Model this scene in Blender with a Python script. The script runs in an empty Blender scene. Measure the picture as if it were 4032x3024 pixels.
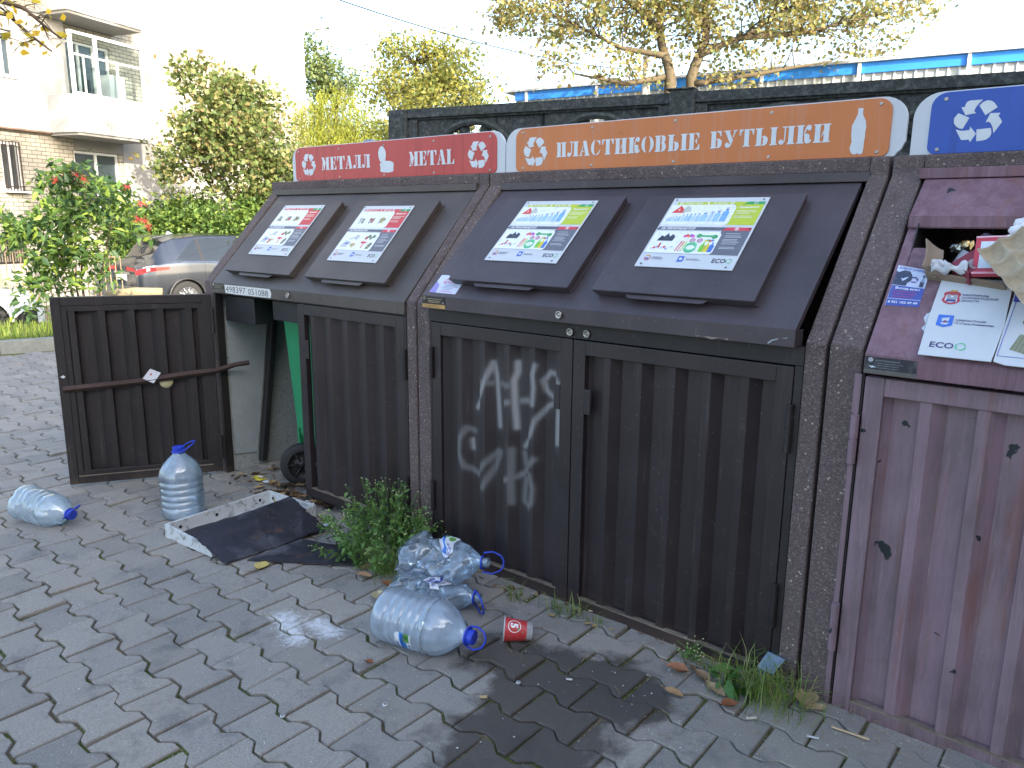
import bpy, bmesh, math, random
import numpy as np
from mathutils import Vector, Matrix, noise as mnoise
random.seed(7); RNG = np.random.default_rng(7)
sc = bpy.context.scene
C = sc.collection
pi = math.pi
# ------------------------------------------------------------------ camera
FPX = 3040.6; IW, IH = 4032, 3024
CAM = Vector((2.2239, -2.2011, 1.4014))
YAW, PITCH, ROLL = [math.radians(a) for a in (39.2718, -11.8969, 0.4918)]
FWD = Vector((-math.sin(YAW)*math.cos(PITCH), math.cos(YAW)*math.cos(PITCH), math.sin(PITCH)))
R0 = Vector((math.cos(YAW), math.sin(YAW), 0)); U0 = R0.cross(FWD)
RIGHT = R0*math.cos(ROLL)+U0*math.sin(ROLL); UP = -R0*math.sin(ROLL)+U0*math.cos(ROLL)
cd = bpy.data.cameras.new('camera'); cam = bpy.data.objects.new('camera', cd); C.objects.link(cam)
m3 = Matrix((RIGHT, UP, -FWD)).transposed()
cam.matrix_world = Matrix.Translation(CAM) @ m3.to_4x4()
cd.sensor_width = 36; cd.lens = 36*FPX/IW; cd.clip_end = 2000; cd.clip_start = .05
sc.camera = cam
# ------------------------------------------------------------------ light
SUN_AZ = Vector((.968, -.25, 0)).normalized(); SUN_EL = math.radians(23)
w = bpy.data.worlds.new('World'); sc.world = w; w.use_nodes = True
nt = w.node_tree; bg = nt.nodes['Background']
sky = nt.nodes.new('ShaderNodeTexSky'); sky.sky_type = 'NISHITA'; sky.sun_disc = False
sky.sun_elevation = SUN_EL; sky.sun_rotation = math.atan2(SUN_AZ.x, SUN_AZ.y)
sky.air_density = 1.0; sky.dust_density = 2.5; sky.ozone_density = 1.0
hs = nt.nodes.new('ShaderNodeHueSaturation'); hs.inputs['Saturation'].default_value = .95; nt.links.new(sky.outputs[0], hs.inputs['Color']); nt.links.new(hs.outputs[0], bg.inputs[0]); bg.inputs[1].default_value = .15
sl = bpy.data.lights.new('sun', 'SUN'); so = bpy.data.objects.new('sun', sl); C.objects.link(so)
sl.energy = 3.0; sl.angle = math.radians(.5); sl.color = (1, .90, .74)
sd = SUN_AZ*math.cos(SUN_EL)+Vector((0, 0, math.sin(SUN_EL)))
so.rotation_euler = (-sd).to_track_quat('-Z', 'Y').to_euler(); so.location = (20, 20, 20)
vs = sc.view_settings; vs.view_transform = 'Standard'; vs.look = 'None'; vs.gamma = 1; vs.exposure = 2.15
sc.cycles.max_bounces = 10; sc.cycles.transparent_max_bounces = 24; sc.cycles.transmission_bounces = 8
sc.cycles.sample_clamp_indirect = 6
try:
    sc.cycles.use_denoising = True
except Exception: pass

def px(u, v, D):
    return CAM+(FWD+RIGHT*((u-IW/2)/FPX)-UP*((v-IH/2)/FPX))*D
def lin(c):
    if isinstance(c, str):
        c = tuple(int(c[i:i+2], 16)/255 for i in (0, 2, 4))
    return tuple((x/12.92 if x <= .04045 else ((x+.055)/1.055)**2.4) for x in c[:3])
# ------------------------------------------------------------------ materials
class NT:
    def __init__(s, name):
        s.m = bpy.data.materials.new(name); s.m.use_nodes = True; s.t = s.m.node_tree; s.t.nodes.clear()
        s.out = s.n('ShaderNodeOutputMaterial')
    def n(s, ty, **k):
        nd = s.t.nodes.new(ty)
        for a, b in k.items(): setattr(nd, a, b)
        return nd
    def set(s, sock, v):
        if v is None: return
        if isinstance(v, bpy.types.NodeSocket): s.t.links.new(v, sock)
        else:
            if sock.type == 'RGBA' and hasattr(v, '__len__') and len(v) == 3: v = (*v, 1)
            sock.default_value = v
    def coord(s, kind='Object', scale=(1, 1, 1), loc=(0, 0, 0), rot=(0, 0, 0)):
        c = s.n('ShaderNodeNewGeometry').outputs['Position'] if kind == 'World' else s.n('ShaderNodeTexCoord').outputs[kind]
        mp = s.n('ShaderNodeMapping'); s.set(mp.inputs[0], c); mp.inputs['Scale'].default_value = scale
        mp.inputs['Location'].default_value = loc; mp.inputs['Rotation'].default_value = rot
        return mp.outputs[0]
    def noise(s, sc_, det=4, rough=.55, co=None, dist=0):
        nd = s.n('ShaderNodeTexNoise'); s.set(nd.inputs['Vector'], co); nd.inputs['Scale'].default_value = sc_
        nd.inputs['Detail'].default_value = det; nd.inputs['Roughness'].default_value = rough; nd.inputs['Distortion'].default_value = dist
        return nd.outputs['Fac']
    def vor(s, sc_, co=None, feat='F1', out='Distance'):
        nd = s.n('ShaderNodeTexVoronoi', feature=feat); s.set(nd.inputs['Vector'], co); nd.inputs['Scale'].default_value = sc_
        return nd.outputs[out]
    def ramp(s, f, *st):
        nd = s.n('ShaderNodeValToRGB'); s.set(nd.inputs[0], f); e = nd.color_ramp.elements
        while len(e) < len(st): e.new(.5)
        for i, (p, c) in enumerate(st):
            e[i].position = p
            if not hasattr(c, '__len__'): c = (c, c, c)
            e[i].color = (*c, 1)
        return nd.outputs[0]
    def mix(s, f, a, b, mode='MIX'):
        nd = s.n('ShaderNodeMix', data_type='RGBA', blend_type=mode)
        s.set(nd.inputs[0], f); s.set(nd.inputs[6], a); s.set(nd.inputs[7], b); return nd.outputs[2]
    def math(s, op, a, b=None, c=None, clamp=False):
        nd = s.n('ShaderNodeMath', operation=op, use_clamp=clamp); s.set(nd.inputs[0], a); s.set(nd.inputs[1], b)
        if c is not None: s.set(nd.inputs[2], c)
        return nd.outputs[0]
    def vm(s, op, a, b=None):
        nd = s.n('ShaderNodeVectorMath', operation=op); s.set(nd.inputs[0], a); s.set(nd.inputs[1], b)
        return nd.outputs['Value'] if op in ('LENGTH', 'DOT_PRODUCT', 'DISTANCE') else nd.outputs[0]
    def attr(s, nm, out='Color'):
        nd = s.n('ShaderNodeAttribute', attribute_name=nm); return nd.outputs[out]
    def rnd(s):
        return s.n('ShaderNodeNewGeometry').outputs['Random Per Island']
    def bump(s, h, st=.3, d=.01):
        nd = s.n('ShaderNodeBump'); s.set(nd.inputs['Height'], h); nd.inputs['Strength'].default_value = st
        nd.inputs['Distance'].default_value = d; return nd.outputs[0]
    def pbr(s, col, rough=.6, metal=0, normal=None, spec=.5, **k):
        p = s.n('ShaderNodeBsdfPrincipled'); s.set(p.inputs['Base Color'], col); s.set(p.inputs['Roughness'], rough)
        s.set(p.inputs['Metallic'], metal); s.set(p.inputs['Specular IOR Level'], spec)
        if normal is not None: s.set(p.inputs['Normal'], normal)
        for a, b in k.items(): s.set(p.inputs[a.replace('_', ' ')], b)
        s.p = p; return p.outputs[0]
    def done(s, sh):
        s.t.links.new(sh, s.out.inputs[0]); return s.m
    def capsule(s, P, a, b):
        a = Vector(a); b = Vector(b); ab = b-a; L2 = ab.length_squared
        pa = s.vm('SUBTRACT', P, tuple(a))
        t = s.math('DIVIDE', s.vm('DOT_PRODUCT', pa, tuple(ab)), L2, clamp=True)
        nd = s.n('ShaderNodeVectorMath', operation='SCALE'); nd.inputs[0].default_value = tuple(ab); s.set(nd.inputs[3], t)
        return s.vm('DISTANCE', pa, nd.outputs[0])
MT = {}
def simple(name, col, rough=.6, metal=0, ns=40, var=.25, bs=.15, spec=.5, kind='Object'):
    if name in MT: return MT[name]
    a = NT(name); co = a.coord(kind)
    n1 = a.noise(ns, 5, .6, co); n2 = a.noise(ns*.12, 3, .5, co)
    f = a.math('ADD', a.math('MULTIPLY', n1, .5), a.math('MULTIPLY', n2, .5))
    c = a.ramp(f, (.3, tuple(x*(1-var) for x in col)), (.7, tuple(min(1, x*(1+var)) for x in col)))
    MT[name] = a.done(a.pbr(c, a.math('ADD', a.math('MULTIPLY', n1, .2), rough-.1), metal, a.bump(n1, bs, .004), spec))
    return MT[name]
def m_aggregate():
    a = NT('exposed_aggregate_concrete'); co = a.coord('World')
    co2 = a.vm('ADD', co, a.mix(.0, (0, 0, 0), (0, 0, 0)))
    nd = a.n('ShaderNodeTexVoronoi'); a.set(nd.inputs['Vector'], co); nd.inputs['Scale'].default_value = 210
    nd2 = a.n('ShaderNodeTexVoronoi'); a.set(nd2.inputs['Vector'], co); nd2.inputs['Scale'].default_value = 210
    sep = a.n('ShaderNodeSeparateColor'); a.set(sep.inputs[0], nd.outputs['Color'])
    stone = a.ramp(sep.outputs[0], (0, lin('594e4d')), (.35, lin('685c5b')), (.6, lin('5f5453')), (.88, lin('736766')), (1, lin('85796f')))
    br = a.math('GREATER_THAN', sep.outputs[1], .994)
    stone = a.mix(br, stone, lin('b4aa98'))
    d = nd.outputs['Distance']
    c = a.mix(a.ramp(d, (.5, 0.0), (.95, .55)), stone, lin('3a3231'))
    big = a.noise(2.2, 4, .6, co)
    dk = a.noise(6, 6, .7, a.coord('World', scale=(1, 1, .35), loc=(4, 2, 0))); c = a.mix(a.ramp(dk, (.52, 0.0), (.70, .55)), c, lin('3c3534'))
    c = a.mix(a.ramp(big, (.45, 0.0), (.75, .45)), c, lin('69605f'))
    ver = a.n('ShaderNodeSeparateXYZ'); a.set(ver.inputs[0], co)
    topd = a.ramp(ver.outputs[2], (0, 1.0), (1, 1.0))
    h = a.math('SUBTRACT', 1, d)
    return a.done(a.pbr(c, .9, 0, a.bump(h, .7, .003), .25))
def m_brown(name, base, worn=0.0, sheen=.42, streak=False):
    a = NT(name); co = a.coord('World')
    fine = a.noise(420, 2, .5, co); n2 = a.noise(3.2, 5, .6, co); n3 = a.noise(28, 5, .65, co, .5)
    c = a.mix(a.ramp(n2, (.35, 0.0), (.7, 1.0)), tuple(x*.8 for x in base), tuple(x*1.35 for x in base))
    cs = a.coord('World', scale=(60, 60, 3.5)); st = a.noise(1, 5, .6, cs)
    c = a.mix(a.ramp(st, (.60, 0.0), (.78, .25)), c, (.16, .14, .13))
    dirt = a.noise(11, 6, .7, co)
    c = a.mix(a.ramp(dirt, (.60, 0.0), (.74, .35)), c, (.10, .085, .07))
    scr = a.vor(1, a.coord('World', scale=(75, 75, 16), rot=(0, .25, 0))); c = a.mix(a.ramp(scr, (.045, .55), (.075, 0.0)), c, lin('8f8c8c'))
    rz = a.n('ShaderNodeSeparateXYZ'); a.set(rz.inputs[0], co); rn = a.noise(9, 5, .7, co)
    rl = a.ramp(a.math('ADD', rz.outputs[2], a.math('MULTIPLY', rn, .16)), (.07, .75), (.14, 0.0)); c = a.mix(rl, c, lin('4d3f36'))
    spk = a.vor(38, co); c = a.mix(a.ramp(spk, (.035, .6), (.05, 0.0)), c, (.35, .33, .3))
    if worn:
        cs2 = a.coord('World', scale=(26, 26, 1.6)); s2 = a.noise(1, 6, .7, cs2, .6)
        c = a.mix(a.ramp(s2, (.42, 0.0), (.62, worn)), c, lin('8d7280'))
        cs3 = a.coord('World', scale=(220, 220, 9)); s3 = a.noise(1, 4, .7, cs3, 1.2)
        c = a.mix(a.ramp(s3, (.55, 0.0), (.68, .4*worn)), c, lin('b8a0a8'))
        cs4 = a.coord('World', scale=(14, 14, 1.1), loc=(3, 1, 0)); s4 = a.noise(1, 5, .7, cs4, .3)
        c = a.mix(a.ramp(s4, (.56, 0.0), (.68, .6)), c, lin('7a5248'))
        ch = a.noise(14, 3, .5, a.coord('World', loc=(5, 2, 7)))
        c = a.mix(a.ramp(ch, (.70, 0.0), (.71, 1.0)), c, (.012, .02, .022))
        rough = .62
    else: rough = sheen
    return a.done(a.pbr(c, a.math('ADD', rough-.05, a.math('MULTIPLY', n3, .14)), 0, a.bump(a.math('ADD', fine, a.math('MULTIPLY', n3, .5)), .22, .0015), .5))
def m_paver():
    a = NT('paving_brick_concrete'); co = a.coord('World'); r = a.rnd()
    f = a.noise(190, 4, .75, co); g = a.noise(900, 2, .6, co); b = a.noise(3, 5, .6, co)
    c = a.ramp(r, (0, lin('827f79')), (.5, lin('94908a')), (1, lin('a39d93')))
    c = a.mix(a.ramp(f, (.36, .75), (.6, 0.0)), c, lin('6c6b69'))
    c = a.mix(a.ramp(g, (.56, 0.0), (.70, .7)), c, lin('c9c8c4'))
    c = a.mix(a.ramp(b, (.42, 0.0), (.68, .5)), c, lin('9b9388'))
    sp = a.vor(42, co); c = a.mix(a.ramp(sp, (.05, .8), (.09, 0.0)), c, lin('d6d6d4'))
    big = a.noise(6, 7, .75, a.coord('World', loc=(7, 3, 1))); c = a.mix(a.ramp(big, (.52, 0.0), (.68, .6)), c, lin('5b5c5e'))
    # white spilled powder marks
    pw = a.math('MINIMUM', a.capsule(co, (-.02, -.75, 0), (.14, -.80, 0)), a.capsule(co, (.10, -.70, 0), (.19, -.70, 0)))
    pn = a.noise(35, 6, .75, co, .6)
    pm = a.ramp(a.math('ADD', pw, a.math('MULTIPLY', a.math('SUBTRACT', pn, .5), .22)), (-.0, .75), (.055, 0.0))
    c = a.mix(pm, c, lin('d8dde2'))
    # dark liquid stain
    d = a.capsule(co, (.80, -.43, 0), (1.12, -.36, 0))
    d = a.math('MINIMUM', d, a.capsule(co, (.90, -.50, 0), (1.20, -.80, 0)))
    d = a.math('MINIMUM', d, a.capsule(co, (1.10, -.60, 0), (1.16, -.36, 0)))
    d = a.math('MINIMUM', d, a.math('ADD', a.capsule(co, (1.02, -.80, 0), (1.2, -1.0, 0)), -.02))
    dn = a.noise(7, 5, .6, co, .3)
    e = a.math('ADD', d, a.math('MULTIPLY', a.math('SUBTRACT', dn, .5), .34))
    m_ = a.ramp(e, (.12, 1.0), (.19, .0))
    c = a.mix(a.math('MULTIPLY', m_, .80), c, lin('393430'))
    # sandy lighter dirt close to the doors at right
    s2 = a.capsule(co, (1.7, -.25, 0), (3, -.5, 0)); c = a.mix(a.ramp(a.math('ADD', s2, a.math('MULTIPLY', dn, .4)), (.15, .6), (.5, 0.0)), c, lin('85857a'))
    h = a.math('ADD', a.math('MULTIPLY', f, .6), a.math('MULTIPLY', g, .3))
    return a.done(a.pbr(c, a.math('SUBTRACT', .92, a.math('MULTIPLY', m_, .12)), 0, a.bump(h, .55, .004), .3))
def m_joint():
    a = NT('joint_dirt_and_moss'); co = a.coord('World')
    f = a.noise(160, 5, .75, co); b = a.noise(5, 4, .6, co)
    c = a.ramp(f, (.3, lin('544a3c')), (.55, lin('80735e')), (.75, lin('a0967f')))
    moss = a.ramp(f, (.3, lin('38431d')), (.7, lin('6d7a36')))
    c = a.mix(a.ramp(b, (.42, 0.0), (.56, .9)), c, moss)
    sp = a.vor(90, co); c = a.mix(a.ramp(sp, (.12, .8), (.2, 0.0)), c, lin('c9c7bd'))
    return a.done(a.pbr(c, .95, 0, a.bump(f, .9, .01), .2))
def m_leaf(name, cols, trans=.45, rough=.5, co_noise=1.2):
    if name in MT: return MT[name]
    a = NT(name); r = a.rnd(); n = a.noise(co_noise, 3, .6, a.coord('World'))
    f = a.math('ADD', a.math('MULTIPLY', r, .7), a.math('MULTIPLY', n, .4), clamp=True)
    c = a.ramp(f, *[(i/(len(cols)-1)*.9+.05, lin(x)) for i, x in enumerate(cols)])
    p = a.pbr(c, rough, 0, None, .4)
    t = a.n('ShaderNodeBsdfTranslucent'); a.set(t.inputs[0], a.mix(.5, c, a.mix(1, c, (1.1, 1.12, .75), 'MULTIPLY')))
    mx = a.n('ShaderNodeMixShader'); mx.inputs[0].default_value = trans
    a.t.links.new(p, mx.inputs[1]); a.t.links.new(t.outputs[0], mx.inputs[2])
    MT[name] = a.done(mx.outputs[0]); return MT[name]
def m_print(name='printed_surface', rough=.4):
    if name in MT: return MT[name]
    a = NT(name); c = a.attr('Col'); n = a.noise(60, 4, .6, a.coord('World'))
    c = a.mix(a.ramp(n, (.5, 0.0), (.75, .3)), c, lin('8f8a80'))
    MT[name] = a.done(a.pbr(c, rough, 0, None, .5)); return MT[name]
def m_sign(name, col, run, edge):
    a = NT(name); co = a.coord('World')
    n = a.noise(4, 5, .6, co); st = a.noise(1, 4, .6, a.coord('World', scale=(38, 1, 2.0)))
    c = a.mix(a.ramp(n, (.35, 0.0), (.7, .6)), col, tuple(min(1, x*1.15+.01) for x in col))
    c = a.mix(a.ramp(st, (.53, 0.0), (.60, .33)), c, run)
    d = a.noise(24, 6, .75, co); c = a.mix(a.ramp(d, (.63, 0.0), (.72, .4)), c, edge)
    return a.done(a.pbr(c, .42, 0, a.bump(a.noise(90, 3, .5, co), .08, .002), .5))
def m_pet(name, tint, milk, rough=.03):
    if name in MT: return MT[name]
    a = NT(name); co = a.coord('Object')
    tr = a.n('ShaderNodeBsdfTransparent'); tr.inputs[0].default_value = (*tint, 1)
    p = a.n('ShaderNodeBsdfGlossy'); p.inputs[0].default_value = (.9, .95, 1, 1); p.inputs['Roughness'].default_value = rough+.04
    df = a.n('ShaderNodeBsdfDiffuse'); df.inputs[0].default_value = (*lin('d2e2f0'), 1)
    tl = a.n('ShaderNodeBsdfTranslucent'); tl.inputs[0].default_value = (*lin('d4e6f4'), 1)
    dm = a.n('ShaderNodeMixShader'); dm.inputs[0].default_value = .5
    a.t.links.new(df.outputs[0], dm.inputs[1]); a.t.links.new(tl.outputs[0], dm.inputs[2])
    n = a.noise(9, 4, .6, co)
    m1 = a.n('ShaderNodeMixShader'); a.set(m1.inputs[0], a.ramp(n, (.3, milk*.6), (.7, min(1, milk*1.5))))
    a.t.links.new(tr.outputs[0], m1.inputs[1]); a.t.links.new(dm.outputs[0], m1.inputs[2])
    lw = a.n('ShaderNodeLayerWeight'); lw.inputs[0].default_value = .35
    bp = a.bump(a.noise(16, 3, .5, co), .35, .006)
    a.set(p.inputs['Normal'], bp); a.set(lw.inputs['Normal'], bp)
    m2 = a.n('ShaderNodeMixShader'); a.set(m2.inputs[0], a.math('ADD', a.math('MULTIPLY', lw.outputs['Fresnel'], 1.0), .05, clamp=True))
    a.t.links.new(m1.outputs[0], m2.inputs[1]); a.t.links.new(p.outputs[0], m2.inputs[2])
    MT[name] = a.done(m2.outputs[0]); return MT[name]
def m_glass(name, col, alpha=.0):
    if name in MT: return MT[name]
    a = NT(name); MT[name] = a.done(a.pbr(col, .06, 0, None, .9, Coat_Weight=.3)); return MT[name]
M_AGG = m_aggregate()
M_BR = m_brown('brown_powder_coat', lin('423b3f'), 0, .41)
M_BR_DULL = m_brown('dark_brown_powder_coat', lin('211d1e'), 0, .5)
M_OLIVE = m_brown('warm_lit_brown_lid', lin('4a433f'), 0, .45)  # olive brown base carries warm light reflected from the building
M_FADE = m_brown('faded_purple_brown_paint', lin('77666c'), .6)
M_FADE_LID = m_brown('faded_maroon_paint', lin('6a4f58'), .5)
M_PRINT = m_print()
M_CONC = simple('old_grey_concrete', lin('9a9f9e'), .85, 0, 60, .22, .5, .25)
M_DARKC = None
M_STEEL = simple('galvanised_steel', lin('8fa0ad'), .35, .8, 30, .2, .1)
M_DSTEEL = simple('dark_steel', (.03, .03, .032), .5, .3, 30, .3, .2)
M_RUST = simple('rusty_iron', lin('3f302b'), .8, .1, 50, .5, .5)
M_BLACK = simple('black_interior', (.012, .012, .014), .8)
M_WHITEP = simple('white_plastic', lin('c4cacf'), .45, 0, 20, .05, .05)
M_BLUEP = simple('blue_cap_plastic', lin('2540b8'), .35, 0, 20, .1, .05)
# ------------------------------------------------------------------ object helpers
def tag(o, label=None, cat=None, group=None, kind=None):
    if label: o['label'] = label
    if cat: o['category'] = cat
    if group: o['group'] = group
    if kind: o['kind'] = kind
    return o
def thing(name, label, cat, loc=(0, 0, 0), group=None):
    o = bpy.data.objects.new(name, None); C.objects.link(o); o.location = loc
    o.empty_display_size = .1
    return tag(o, label, cat, group)
def root_loc(p):
    v = Vector((0, 0, 0))
    while p is not None:
        v = v+Vector(p.location); p = p.parent
    return v
LOCAL = [False]
class B:
    def __init__(s): s.v = []; s.f = []; s.mi = []; s.col = []; s.cur = 0; s.c = (1, 1, 1); s.M = None
    def add(s, vs_, fs, mi=None, col=None):
        n = len(s.v)
        for p in vs_:
            p = Vector(p)
            if s.M is not None: p = s.M @ p
            s.v.append(tuple(p))
        for f in fs:
            s.f.append(tuple(i+n for i in f)); s.mi.append(s.cur if mi is None else mi); s.col.append(col or s.c)
        return s
    def box(s, a, b, M=None):
        x0, y0, z0 = a; x1, y1, z1 = b
        vs_ = [(x0, y0, z0), (x1, y0, z0), (x1, y1, z0), (x0, y1, z0), (x0, y0, z1), (x1, y0, z1), (x1, y1, z1), (x0, y1, z1)]
        if M is not None: vs_ = [M @ Vector(p) for p in vs_]
        return s.add(vs_, [(0, 3, 2, 1), (4, 5, 6, 7), (0, 1, 5, 4), (1, 2, 6, 5), (2, 3, 7, 6), (3, 0, 4, 7)])
    def hexa(s, bot, top):   # 4 bottom + 4 top points, same winding
        return s.add(list(bot)+list(top), [(0, 3, 2, 1), (4, 5, 6, 7), (0, 1, 5, 4), (1, 2, 6, 5), (2, 3, 7, 6), (3, 0, 4, 7)])
    def prism(s, pts, fn, a, b):   # 2d polygon extruded; fn(x,y,t)->3d
        n = len(pts)
        vs_ = [fn(x, y, a) for x, y in pts]+[fn(x, y, b) for x, y in pts]
        return s.add(vs_, [tuple(range(n-1, -1, -1)), tuple(range(n, 2*n))]+[(i, (i+1) % n, n+(i+1) % n, n+i) for i in range(n)])
    def tube(s, path, r, seg=8, cap=True, flat=1.0):
        path = [Vector(p) for p in path]; n = len(path)
        rs = r if hasattr(r, '__len__') else [r]*n
        vs_ = []; up = Vector((0, 0, 1)); prev = None
        for i, p in enumerate(path):
            t = (path[min(i+1, n-1)]-path[max(i-1, 0)])
            t = t.normalized() if t.length > 1e-9 else up
            if prev is None:
                ref = up if abs(t.z) < .9 else Vector((1, 0, 0)); x = t.cross(ref).normalized()
            else:
                x = (prev-t*prev.dot(t)); x = x.normalized() if x.length > 1e-6 else t.orthogonal().normalized()
            prev = x; y = t.cross(x)
            for k in range(seg):
                a = 2*pi*k/seg; vs_.append(p+(x*math.cos(a)+y*math.sin(a)*flat)*rs[i])
        fs = [(i*seg+k, i*seg+(k+1) % seg, (i+1)*seg+(k+1) % seg, (i+1)*seg+k) for i in range(n-1) for k in range(seg)]
        if cap: fs += [tuple(range(seg-1, -1, -1)), tuple(range((n-1)*seg, n*seg))]
        return s.add(vs_, fs)
    def lathe(s, prof, M=None, seg=24, cap=(False, False), fn=None):
        vs_ = []
        for r, z in prof:
            for k in range(seg):
                a = 2*pi*k/seg; p = Vector((r*math.cos(a), r*math.sin(a), z))
                if fn: p = fn(p, a)
                vs_.append(M @ p if M is not None else p)
        n = len(prof)
        fs = [(i*seg+k, i*seg+(k+1) % seg, (i+1)*seg+(k+1) % seg, (i+1)*seg+k) for i in range(n-1) for k in range(seg)]
        if cap[0]: fs.append(tuple(range(seg-1, -1, -1)))
        if cap[1]: fs.append(tuple(range((n-1)*seg, n*seg)))
        return s.add(vs_, fs)
    def grid(s, fn, nu, nv, skip=None, mi=None):
        vs_ = [fn(i/nu, j/nv) for j in range(nv+1) for i in range(nu+1)]
        fs = [(j*(nu+1)+i, j*(nu+1)+i+1, (j+1)*(nu+1)+i+1, (j+1)*(nu+1)+i) for j in range(nv) for i in range(nu) if not (skip and skip(i, j))]
        return s.add(vs_, fs, mi)
    def build(s, name, mats, parent=None, origin=None, bevel=0, smooth=False, color=False, seg=2, solid=0, weld=False):
        me = bpy.data.meshes.new(name)
        off = (Vector((0, 0, 0)) if LOCAL[0] else root_loc(parent))+Vector(origin or (0, 0, 0))
        me.from_pydata([tuple(Vector(p)-off) for p in s.v], [], s.f)
        if not isinstance(mats, (list, tuple)): mats = [mats]
        for m_ in mats: me.materials.append(m_)
        if len(mats) > 1: me.polygons.foreach_set('material_index', s.mi)
        if color:
            at = me.color_attributes.new('Col', 'FLOAT_COLOR', 'CORNER')
            arr = []
            for f, c in zip(s.f, s.col): arr += [*c, 1]*len(f)
            at.data.foreach_set('color', arr)
        if smooth: me.polygons.foreach_set('use_smooth', [True]*len(me.polygons))
        me.validate(); me.update()
        o = bpy.data.objects.new(name, me); C.objects.link(o)
        if origin: o.location = origin
        if parent is not None: o.parent = parent
        if weld:
            md = o.modifiers.new('w', 'WELD'); md.merge_threshold = 1e-4
        if solid:
            md = o.modifiers.new('s', 'SOLIDIFY'); md.thickness = solid; md.offset = 0
        if bevel:
            md = o.modifiers.new('b', 'BEVEL'); md.width = bevel; md.segments = seg; md.limit_method = 'ANGLE'; md.angle_limit = math.radians(40)
            md.harden_normals = False
        return o
def npmesh(name, V, F, mat, parent=None, nv=4, smooth=False, origin=None):
    off = root_loc(parent)+Vector(origin or (0, 0, 0))
    V = np.asarray(V, dtype=np.float32).reshape(-1, 3)-np.array(off, dtype=np.float32)
    F = np.asarray(F, dtype=np.int32).reshape(-1, nv)
    me = bpy.data.meshes.new(name); me.vertices.add(len(V)); me.vertices.foreach_set('co', V.ravel())
    me.loops.add(F.size); me.loops.foreach_set('vertex_index', F.ravel())
    me.polygons.add(len(F)); me.polygons.foreach_set('loop_start', np.arange(0, F.size, nv, dtype=np.int32))
    me.polygons.foreach_set('loop_total', np.full(len(F), nv, dtype=np.int32))
    me.materials.append(mat); me.update(calc_edges=True)
    if smooth: me.polygons.foreach_set('use_smooth', [True]*len(F))
    o = bpy.data.objects.new(name, me); C.objects.link(o)
    if origin: o.location = origin
    if parent is not None: o.parent = parent
    return o
# text outlines as triangles
_tc = {}
def glyphs(body, bold=0, res=2, shear=0):
    k = (body, bold, res, shear)
    if k not in _tc:
        c = bpy.data.curves.new('t', 'FONT'); c.body = body; c.resolution_u = res; c.offset = bold; c.shear = shear
        o = bpy.data.objects.new('t', c); C.objects.link(o)
        dg = bpy.context.evaluated_depsgraph_get(); e = o.evaluated_get(dg); me = e.to_mesh()
        vs_ = [(v.co.x, v.co.y) for v in me.vertices]; fs = [tuple(p.vertices) for p in me.polygons]
        e.to_mesh_clear(); bpy.data.objects.remove(o); bpy.data.curves.remove(c)
        _tc[k] = (vs_, fs)
    return _tc[k]
class Print(B):
    """flat printed shapes on a mapped surface: mp(x, y, h) -> point"""
    def __init__(s, mp, step=.0004): super().__init__(); s.mp = mp; s.step = step; s.L = 0
    def poly(s, pts, col, L=None):
        L = s.L if L is None else L
        s.add([s.mp(x, y, L*s.step) for x, y in pts], [tuple(range(len(pts)))], col=lin(col))
    def rect(s, x0, y0, x1, y1, col, L=None, sk=0): s.poly([(x0, y0), (x1, y0), (x1+sk, y1), (x0+sk, y1)], col, L)
    def circ(s, x, y, r, col, L=None, ry=None, n=14): s.poly([(x+r*math.cos(2*pi*k/n), y+(ry or r)*math.sin(2*pi*k/n)) for k in range(n)], col, L)
    def ring(s, x, y, r, w_, col, L=None, a0=0, a1=360, n=16):
        for k in range(n):
            a = math.radians(a0+(a1-a0)*k/n); b = math.radians(a0+(a1-a0)*(k+1)/n)
            s.poly([(x+(r-w_)*math.cos(a), y+(r-w_)*math.sin(a)), (x+r*math.cos(a), y+r*math.sin(a)), (x+r*math.cos(b), y+r*math.sin(b)), (x+(r-w_)*math.cos(b), y+(r-w_)*math.sin(b))], col, L)
    def text(s, body, x, y, w_, h, col, L=None, bold=.0, shear=0):
        vs_, fs = glyphs(body, bold, 2, shear)
        if not vs_: return
        x0 = min(v[0] for v in vs_); x1 = max(v[0] for v in vs_); L = s.L if L is None else L
        kx = w_/(x1-x0); ky = h/.72
        s.add([s.mp(x+(a-x0)*kx, y+b*ky, L*s.step) for a, b in vs_], fs, col=lin(col))
    def lines(s, x, y, w_, n, dy, col, L=None, t=.0012):
        for i in range(n):
            s.rect(x, y-i*dy, x+w_*random.uniform(.6, 1), y-i*dy+t, col, L)
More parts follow.
